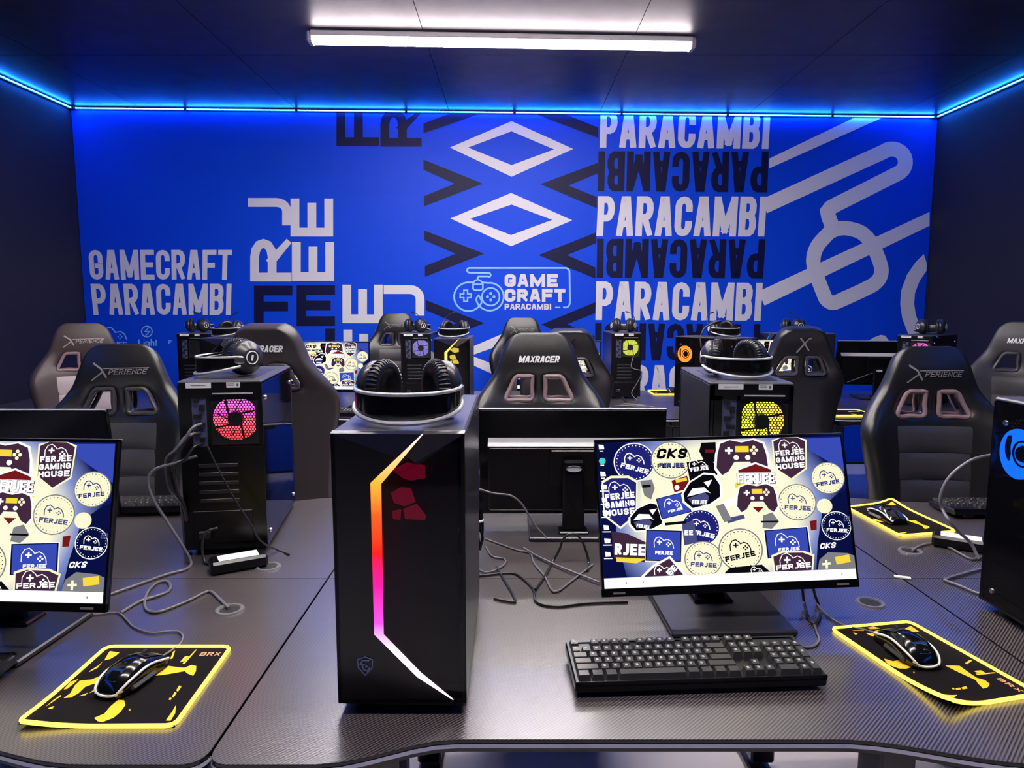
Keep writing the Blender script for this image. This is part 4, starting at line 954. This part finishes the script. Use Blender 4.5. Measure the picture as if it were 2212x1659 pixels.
def mouse(label, x, y, z, rz):
    t = thing('gaming_mouse', label, 'mouse', (x, y, z), rz, 'gaming mice')
    # local +y is the front of the mouse
    prof = [(-.060, .020, .006), (-.056, .025, .016), (-.044, .030, .028), (-.024, .0325, .0365), (0, .031, .0385), (.022, .030, .034), (.042, .031, .025), (.056, .030, .018), (.062, .026, .012)]
    def body(b):
        vs = []; n = 14
        for (yy, w, h) in prof:
            for k in range(n):
                a = math.pi * k / (n - 1); cx = math.cos(a); sx = math.sin(a); vs.append((w * math.copysign(abs(cx) ** .7, cx), yy, .003 + h * abs(sx) ** .75))
        m = len(prof)
        fs = [(i * n + k, i * n + k + 1, (i + 1) * n + k + 1, (i + 1) * n + k) for i in range(m - 1) for k in range(n - 1)]
        fs += [tuple(range(n)), tuple(range((m - 1) * n, m * n))[::-1]] + [(i * n, (i + 1) * n, (i + 1) * n + n - 1, i * n + n - 1) for i in range(m - 1)]
        b.add(vs, fs)
    part('shell', 'mo_b', body, M_gloss, t, smooth=70)
    for s in (-1, 1):
        part('side_trim', 'mo_t%d' % s, lambda b: b.tube(catmull([(s * w * .93, yy, .003 + h * .62) for yy, w, h in prof], 4), .0022, 6), M_label, t, label='white edge line')
        part('button', 'mo_k%d' % s, lambda b: b.add([(s * .002, .012, .0410), (s * .019, .012, .0375), (s * .021, .040, .028), (s * .018, .060, .0165), (s * .002, .061, .0185), (s * .002, .040, .0305)], [(0, 1, 2, 5) if s < 0 else (5, 2, 1, 0), (5, 2, 3, 4) if s < 0 else (4, 3, 2, 5)]), M_satin, t, smooth=None)
        part('thumb_rest', 'mo_r%d' % s, lambda b: b.box((s * .031, -.010, .008), (.012, .06, .010), r=.004), M_satin, t)
    part('scroll_wheel', 'mo_w', lambda b: b.cyl((-.003, .035, .030), (.003, .035, .030), .0085, None, 16), M_rubber, t)
    part('tail_trim', 'mo_tt', lambda b: b.tube(catmull([(-.026, -.052, .012), (-.012, -.061, .006), (.012, -.061, .006), (.026, -.052, .012)], 4), .0022, 6), M_label, t, label='white edge line')
    part('logo_window', 'mo_l', lambda b: b.add([(-.010, -.050, .0250), (.010, -.050, .0250), (.014, -.030, .0375), (-.014, -.030, .0375)], [(0, 1, 2, 3)]), pbr('mouse_blue_window', (.02, .05, .16), .15), t)
    return t
mouse('black mouse with white edge lines on the lower left mousepad', -.668, 1.155, .7545, R(-12))
mouse('black mouse with white edge lines on the lower right mousepad', .748, 1.250, .7545, R(6))
p = OZ(1915, 1113, .765); mouse('silver-edged mouse on the mousepad behind the big screen', p.x, p.y, .7545, R(180 + 8))
mouse('far mouse on the mousepad beside the orange fan tower', 1.21, 5.20, .7545, R(180))

# ================================================================== gaming chairs
# rows of the backrest: distance below the top, half width, opening outer and inner half widths
CB = [(0.0, .060, .030, .012), (.010, .098, .050, .016), (.035, .128, .062, .020), (.085, .147, .075, .022), (.135, .166, .084, .024), (.160, .180, .088, .024), (.205, .212, .110, .026), (.248, .245, .130, .028),
      (.285, .260, .132, .040), (.335, .262, .134, .060), (.42, .242, .132, .062), (.52, .222, .130, .064), (.65, .208, .126, .062), (.80, .200, .120, .060), (.85, .190, .110, .055)]
CH = .85
def cb_pt(x, tdrop, W, front=True):
    """point on the backrest's front sheet; -y is the front; leans back with height"""
    zz = CH - tdrop; wing = min(1, max(0, (tdrop - .10) / .2))
    y = -.085 * wing * (abs(x) / .26) ** 2.2 + .012 * (1 - wing) * (abs(x) / .15) ** 2 - .02 * math.exp(-((tdrop - .09) / .07) ** 2)
    return Vector((x, y + zz * .13, zz))
def backrest(b):
    cols = lambda r: [-r[1], -(r[1] * .55 + r[2] * .45), -r[2], -(r[2] + r[3]) / 2, -r[3], r[3], (r[2] + r[3]) / 2, r[2], r[1] * .55 + r[2] * .45, r[1]]
    n = 10; vs = []
    for r in CB:
        for x in cols(r): vs.append(cb_pt(x, r[0], r[1]))
    fs = []
    for i in range(len(CB) - 1):
        for k in range(n - 1):
            if i in (5, 6) and k in (2, 3, 5, 6): continue
            fs.append((i * n + k, (i + 1) * n + k, (i + 1) * n + k + 1, i * n + k + 1))
    b.add(vs, fs)
def hole_loop(s, off):
    pts = [(CB[5][3], CB[5][0]), ((CB[5][2] + CB[5][3]) / 2, CB[5][0]), (CB[5][2], CB[5][0] + .004), (CB[6][2], CB[6][0]), (CB[7][2] - .004, CB[7][0]), ((CB[7][2] + CB[7][3]) / 2, CB[7][0] + .002), (CB[7][3], CB[7][0]), (CB[6][3], CB[6][0])]
    return [cb_pt(s * x, t, 0) + Vector((0, off, 0)) for x, t in pts]
def seat(b):
    n = 10; vs = []; fs = []
    for j in range(n + 1):
        v = j / n; yy = -.50 + .52 * v
        for i in range(n + 1):
            u = i / n * 2 - 1; w = .255 - .02 * (1 - v) ** 2
            vs.append((u * w, yy, .045 + .05 * abs(u) ** 3 - .03 * (1 - v) ** 6 * 1.2))
    fs = [(j * 11 + i, j * 11 + i + 1, (j + 1) * 11 + i + 1, (j + 1) * 11 + i) for j in range(n) for i in range(n)]
    b.add(vs, fs)
def chair(label, x, y, rz, ztop, logo='XPERIENCE', body=None, pad=None, trim=None, logo_m=None, faced=True, wide=1.0):
    """y is where the backrest's foot stands; faces local -y"""
    body = body or M_leather; pad = pad or M_leather2; trim = trim or M_trim; logo_m = logo_m or M_logog
    t = thing('gaming_chair', label, 'chair', (x, y, 0), rz, 'gaming chairs')
    z0 = ztop - CH - .035
    bk = part('backrest', 'cbk', backrest, body, t, (0, 0, z0 + .035)); recolor(bk, [body]); bk.scale = (wide, 1, 1)
    if not bk.modifiers:
        m = bk.modifiers.new('thick', 'SOLIDIFY'); m.thickness = .075; m.offset = 0
        m = bk.modifiers.new('smooth', 'SUBSURF'); m.levels = 2; m.render_levels = 2
        for p in bk.data.polygons: p.use_smooth = True
    for s in (-1, 1):
        tr = part('opening_trim', 'ctr%d' % s, lambda b: b.tube([p for p in catmull(hole_loop(s, -.036) + hole_loop(s, -.036)[:1], 4)[:-1]], .0085, 8, closed=True), M_trim, bk); recolor(tr, [trim])
        tr = part('opening_trim', 'ctb%d' % s, lambda b: b.tube([p for p in catmull(hole_loop(s, .036) + hole_loop(s, .036)[:1], 4)[:-1]], .0085, 8, closed=True), M_trim, bk); recolor(tr, [trim])
    for k in range(5):                      # stitched channels of the middle panel
        t0 = .285 + k * .098; t1 = t0 + .0965
        def chan(b):
            n = 8; vs = []
            for j in range(7):
                td = t0 + (t1 - t0) * j / 6; bul = math.sin(math.pi * j / 6) ** .45
                hw = .132 - .005 * k
                for i in range(n + 1):
                    xx = (i / n * 2 - 1) * hw; e = math.sin(math.pi * i / n) ** .2
                    vs.append(cb_pt(xx, td, 0) + Vector((0, -.0405 - .009 * bul * e, 0)))
            b.add(vs, [(j * 9 + i, (j + 1) * 9 + i, (j + 1) * 9 + i + 1, j * 9 + i + 1) for j in range(6) for i in range(n)])
        c = part('back_channel', 'cch%d' % k, chan, M_leather2, bk, smooth=80); recolor(c, [pad])
    for side in (-1, 1):                     # mark on the headrest, front and rear
        def mk(b):
            if logo == 'X': pol = stroke([(-.035, -.04), (.028, .038), (.04, .035)], .008, 'flat') + stroke([(-.02, .04), (.005, .01), (.03, -.03)], .008, 'flat')
            elif logo == 'XPERIENCE':
                pol = stroke([(-.095, -.032), (-.052, .002)], .005, 'flat') + stroke([(-.088, .032), (-.06, .012), (-.042, -.022)], .007, 'flat') + stroke([(-.052, .012), (.105, .014)], .003, 'flat')
                pol += [[(p[0] - .035, p[1] - .010) for p in q] for q in word('PERIENCE', .130, .020, .0034, .2, .3)]
            else: pol = [[(p[0] - .080, p[1] - .012) for p in q] for q in word('MAXRACER', .156, .026, .0062, .1, .25)]
            for q in pol:
                pts = [(p[0], p[1]) for p in q]; pts = ccw(pts)
                P3 = [cb_pt(px * -side, .095 - pz, 0) + Vector((0, .0475 if side > 0 else -.0385, 0)) for px, pz in pts]
                b.poly(P3 if side < 0 else P3)
        l = part('headrest_mark', 'clg%s%d' % (logo, side), mk, M_logog, bk, smooth=None, label={'X': 'stitched X mark', 'XPERIENCE': 'stitched word XPERIENCE', 'MAXRACER': 'embroidered word MAXRACER'}[logo]); recolor(l, [logo_m])
    st_ = part('seat', 'cse', seat, body, t, (0, -.005, z0 + .0)); recolor(st_, [body])
    if not st_.modifiers:
        m = st_.modifiers.new('thick', 'SOLIDIFY'); m.thickness = .10; m.offset = -1
        m = st_.modifiers.new('smooth', 'SUBSURF'); m.levels = 1; m.render_levels = 1
        for p in st_.data.polygons: p.use_smooth = True
    zs_ = z0 - .055
    part('hinge', 'chg', lambda b: [b.box((s * .245, .0, .05), (.025, .09, .16), r=.01) for s in (-1, 1)], M_black, t, (0, 0, z0))
    part('mechanism', 'cme', lambda b: b.box((0, -.22, -.075), (.22, .26, .05), r=.01), M_black, t, (0, 0, z0))
    part('gas_lift', None, lambda b: (b.cyl((0, -.22, .10), (0, -.22, z0 - .08), .027, .022, 14), b.cyl((0, -.22, .09), (0, -.22, .2), .034, .03, 14)), M_satin, t)
    for k in range(5):
        a = R(72 * k + 18); dx, dy = math.cos(a), math.sin(a)
        part('base_arm', 'cba', lambda b: b.prism([(0, -.024), (.30, -.014), (.30, .014), (0, .024)], lambda p: (p[0], p[1], .095 - p[0] * .08), lambda p: (p[0], p[1], .13 - p[0] * .10)), M_satin, t, (0, -.22, 0), (0, 0, a))
        cs = part('caster', 'ccs', lambda b: (b.cyl((-.026, 0, .032), (-.006, 0, .032), .032, .03, 18), b.cyl((.006, 0, .032), (.026, 0, .032), .03, .032, 18), b.cyl((0, 0, .032), (0, 0, .085), .010, None, 8), b.box((0, 0, .055), (.012, .04, .03), r=.004)), M_rubber, t, (dx * .295, -.22 + dy * .295, 0), (0, 0, a + .6))
    return t
def mid(px, py, Y): return OY(px, py, Y)
def place(label, px, top_y, Y, rz, **k):
    p = OY(px, top_y, Y); return chair(label, p.x - math.sin(rz) * -.0 , Y - .11, rz, p.z + .012, **k)
place('grey-black racing chair with XPERIENCE headrest facing the viewer on the right', 1997, 757, 2.60, R(-4))
place('black racing chair with XPERIENCE headrest facing the viewer on the left', 278, 752, 2.62, R(8), trim=M_dtrim)
place('black racing chair with white MAXRACER headrest in the centre behind the monitor', 1163, 728, 2.72, R(0), logo='MAXRACER', logo_m=M_logow)
def place_b(label, px, top_y, Y, rz, **k):      # turned away: back to the viewer
    p = OY(px, top_y, Y); return chair(label, p.x, Y + .11, rz + math.pi, p.z + .012, **k)
place_b('brown-black racing chair with MAXRACER headrest behind the red fan tower', 575, 708, 2.74, R(-4), logo='MAXRACER', logo_m=M_logow, body=pbr('dark_brown_leatherette', (.034, .026, .028), .38, noise=.06, nscale=30), pad=pbr('dark_brown_leatherette', (.034, .026, .028), .38), trim=M_dtrim)
place_b('black racing chair with an X mark, back to the viewer, under the big line drawing', 1738, 712, 3.72, R(-4), logo='X', trim=M_dtrim)
place_b('black racing chair half hidden behind the central MAXRACER chair', 1228, 716, 3.75, R(4), logo='X', logo_m=M_leather, trim=M_dtrim)
place('brown racing chair with pale stitched panel beside the left wall', 202, 704, 3.93, R(30), body=M_leatherb, pad=M_leatherp, trim=M_trim, logo_m=M_leatherp)
place('far black racing chair behind the violet fan tower', 858, 681, 5.74, R(4), trim=M_dtrim)
place('far black racing chair with a grey mark peeking over the central chair', 1127, 690, 5.62, R(0), trim=M_dtrim)
place('far grey racing chair with a white headrest mark near the right wall', 2185, 702, 3.72, R(-38), logo='MAXRACER', logo_m=M_logow, body=M_leather2, pad=M_leather2, trim=M_dtrim)

# ================================================================== cables and small things on the desks
CN = [0]
def cable(label, pts, r=.0026, mat=None, cat='cable', n=7):
    pts = catmull(pts, 7); c = Vector((pts[0].x, pts[0].y, min(p.z for p in pts) - r))
    b = MB(); b.tube([p - c for p in pts], r, n); o = link('cable', b.mesh('cable', [mat or M_cable], 60), None, c); tag(o, label, cat, 'loose cables'); return o
def dz(px, k, ox, oy, z=.7535): return [OZ(ox + x / k, oy + y / k, z) for x, y in px]
c3 = lambda pts, z=.7535: dz(pts, 3.95, 0, 1240, z)
cable('thin mouse cable curling from the left mousepad towards the left screen', c3([(600, 318), (800, 345), (1000, 330), (1080, 390), (1140, 450), (1280, 500), (1420, 490), (1520, 490), (1560, 530), (1540, 590), (1480, 640)]) + [OZ(350, 1418, .768)], .002, M_gcable)
cable('looped grey cable running into the left desk grommet', c3([(1030, 330), (1110, 280), (1200, 230), (1330, 190), (1430, 150), (1455, 100), (1420, 62), (1340, 75), (1270, 140), (1235, 230), (1250, 300), (1310, 325), (1400, 310), (1600, 230), (1740, 160), (1800, 150), (1860, 200), (1950, 290)]), .0034, M_gcable)
cable('grey cable hanging from the red fan tower to the desk', [OY(425, 985, 1.74), OY(380, 1000, 1.73), OY(335, 1014, 1.72), OY(320, 1040, 1.715), OY(332, 1080, 1.71), OY(360, 1125, 1.71), OY(395, 1180, 1.71), OZ(413, 1216, .7545), OZ(400, 1230, .7535), OZ(360, 1241, .7535), OZ(300, 1262, .7535), OZ(235, 1285, .7535)], .0038, M_gcable)
cable('thin cable from the red fan tower dangling to the power brick', [OY(447, 962, 1.74), OY(470, 1010, 1.735), OY(505, 1075, 1.73), OY(540, 1130, 1.73), OY(565, 1170, 1.735), OZ(600, 1188, .754), OZ(625, 1198, .7535)], .0024)
cable('black plug cable leaving the red tower power socket', [OY(470, 1140, 1.755), OY(445, 1150, 1.74), OY(437, 1180, 1.73), OZ(442, 1212, .758), OZ(455, 1218, .756)], .0035)
for k_, (x_, y_) in enumerate(((0, 0), (-6, 12), (-14, 4), (4, 20))):
    cable('one of the dark cables bunched out of the red tower port plate, %s strand' % ('upper', 'second', 'left', 'lower')[k_], [OY(435 + x_ * .3, 915 + y_ + k_ * 8, 1.765), OY(415 + x_, 925 + y_ + k_ * 7, 1.735), OY(395 + x_, 955 + y_ + k_ * 6, 1.725), OY(372 + x_, 985 + y_ + k_ * 3, 1.73), OY(380 + x_, 1040 + k_ * 8, 1.75), OY(392 + k_ * 3, 1100, 1.76), OZ(400 + k_ * 4, 1186, .754)], .0036, M_cable if k_ % 2 else M_gcable)
c7 = lambda pts, z=.7535: dz(pts, 3.457, 980, 840, z)
y7 = lambda pts, Y: [OY(980 + x / 3.457, 840 + y / 3.457, Y) for x, y in pts]
cable('cable drooping across the back of the centre monitor', y7([(190, 748), (300, 780), (420, 795), (500, 850), (560, 940), (610, 1020), (690, 1110)], 1.86), .0026, M_gcable)
cable('cable making a V on the desk behind the front tower', [*c7([(240, 1120), (350, 1160), (480, 1205), (570, 1225), (600, 1300), (680, 1400), (750, 1515), (860, 1450), (950, 1380), (1040, 1312)])], .0026, M_gcable)
cable('pale straight cable sloping right under the centre monitor', c7([(520, 1185), (620, 1245), (800, 1330), (950, 1390), (1090, 1445)], .757), .0028, M_gcable)
cable('black cable arching up in a hoop beside the lit screen', [*c7([(610, 1500), (680, 1400)]), *y7([(740, 1290), (790, 1200), (820, 1120), (880, 1082), (940, 1110), (985, 1200)], 1.72), *c7([(1010, 1300), (1000, 1360)])], .0034)
cable('thin cable looping back behind the front tower', c7([(240, 1180), (290, 1250), (380, 1270), (370, 1320), (240, 1370), (140, 1300)]), .0022, M_gcable)
cable('black cable trailing along the desk under the centre monitor', c7([(130, 1400), (250, 1390), (400, 1375), (480, 1390), (590, 1490), (620, 1590), (770, 1625), (1000, 1600), (1300, 1590)]), .0030)
cable('short black cable end curling on the desk beside the front tower', c7([(320, 1330), (380, 1430), (440, 1530), (460, 1580), (430, 1590), (300, 1565)]), .0028)
def bundle():
    t = thing('cable_bundle', 'coiled and tied bundle of glossy black cable hanging beside the front tower', 'cable', (0, 0, 0)); base = OY(1030, 1188, 1.745); t.location = base
    for k in range(5):
        o = random.uniform(-.004, .004)
        P_ = [OY(1034 + dx + k * 1.5 - 3, yy, 1.745 + o + .006 * math.sin(i * 2 + k)) - base for i, (dx, yy) in enumerate(((-4, 1060), (4, 1085), (-6 + k, 1110), (3, 1128), (-12 + k * 2, 1150), (-14 + k * 3, 1172), (0, 1187), (12 - k * 2, 1165), (6, 1140), (8 - k, 1108), (2, 1082), (-2, 1062)))]
        part('strand', None, lambda b: b.tube(catmull(P_, 5), .0032, 7), M_gloss, t, smooth=60)
    part('tie', None, lambda b: b.tube([Vector(OY(1034, 1124, 1.745)) - base + Vector((.011 * math.cos(R(a)), .012 * math.sin(R(a)), 0)) for a in range(0, 360, 20)], .003, 6, closed=True), M_label, t)
bundle()
c1 = lambda pts, z=.7535: dz(pts, 3.352, 1200, 1260, z)
y1 = lambda pts, Y: [OY(1200 + x / 3.352, 1260 + y / 3.352, Y) for x, y in pts]
cable('dark cable loop dropping behind the right end of the lit screen', [*y1([(1790, -20), (1790, 60), (1800, 140)], 1.46), *c1([(1830, 240), (1870, 292), (1912, 250)], .755), *y1([(1912, 180), (1880, 90), (1860, 0)], 1.47)], .0032)
cable('keyboard cable hooking round to the right end of the keyboard', [*c1([(1870, 292), (1895, 360), (1908, 410), (1870, 455), (1800, 462)]), OZ(1726, 1393, .765)], .0024, M_gcable)
c2 = lambda pts, z=.7535: dz(pts, 3.615, 1760, 1200, z)
cable('mouse cable running from behind the lit screen to the right mousepad', c2([(20, 380), (50, 420), (130, 490), (250, 550), (420, 588)]) + c2([(530, 625), (640, 645)], .763), .0022, M_gcable)
c8 = lambda pts, z=.7535: dz(pts, 3.317, 1780, 820, z)
y8 = lambda pts, Y: [OY(1780 + x / 3.317, 820 + y / 3.317, Y) for x, y in pts]
cable('white-edged cable folding out from the blue tower', c8([(1150, 1350), (1080, 1368), (1000, 1390), (885, 1425), (875, 1440), (980, 1480), (1100, 1530), (1150, 1540)], .755), .0034, M_gcable)
cable('grey cable rising from the right grommet to the blue tower', c8([(1130, 1270), (1060, 1285), (1000, 1260), (900, 1205), (820, 1182), (750, 1176), (680, 1195), (630, 1228)], .7545), .0032, M_gcable)
cable('thick cable arching from behind the blue tower down to the desk', [*y8([(1240, 535), (1200, 540), (1120, 555), (1040, 585), (930, 665), (865, 750), (833, 850), (850, 930)], 1.80), *y8([(890, 1000), (960, 1085), (1050, 1170)], 1.76), OZ(1780 + 1110 / 3.317, 820 + 1285 / 3.317, .755)], .0042, M_gcable)
def brick(label, x, y, rz, s=1.0):
    t = thing('power_brick', label, 'power adapter', (x, y, .7503), rz, 'power bricks')
    part('body', 'pb', lambda b: b.box((0, 0, .016), (.135, .058, .032), r=.006), M_black, t)
    part('label_sticker', 'pbl', lambda b: b.box((0, .0, .0323), (.095, .042, .0006)), M_label, t)
brick('black power brick with a white label lying before the red fan tower', OZ(515, 1212, .768).x, OZ(515, 1212, .768).y, R(30))
brick('small dark adapter with a white sticker beside the right yellow mousepad', OZ(2075, 1176, .76).x, OZ(2075, 1176, .76).y, R(-32))
# far table clutter
for k_, (x_, y_) in enumerate(((-.02, 4.52), (.74, 4.50))):
    cable('far tangle of cable on the third-row desk, %s' % ('left of the central chair' if k_ == 0 else 'under the lemon fan tower'), [(x_ + .10 * math.sin(i * 2.1 + k_) + .01 * i, y_ + .06 * math.cos(i * 1.7), .7545 + .004 * (i % 3)) for i in range(12)], .003, M_gcable)
cable('far thin cable draped from the lemon fan tower ports', [(.852, 4.855, 1.06), (.83, 4.80, .98), (.90, 4.79, .95), (.87, 4.80, .87), (.83, 4.78, .80), (.86, 4.74, .7545), (.80, 4.70, .7545)], .003, M_gcable)
cable('far thin cable running from the right black monitor to the right chair', [OY(1830, 826, 4.9), OY(1860, 815, 4.9), OY(1890, 806, 4.9), OY(1920, 818, 4.9), OY(1945, 812, 4.9)], .003, M_gcable)
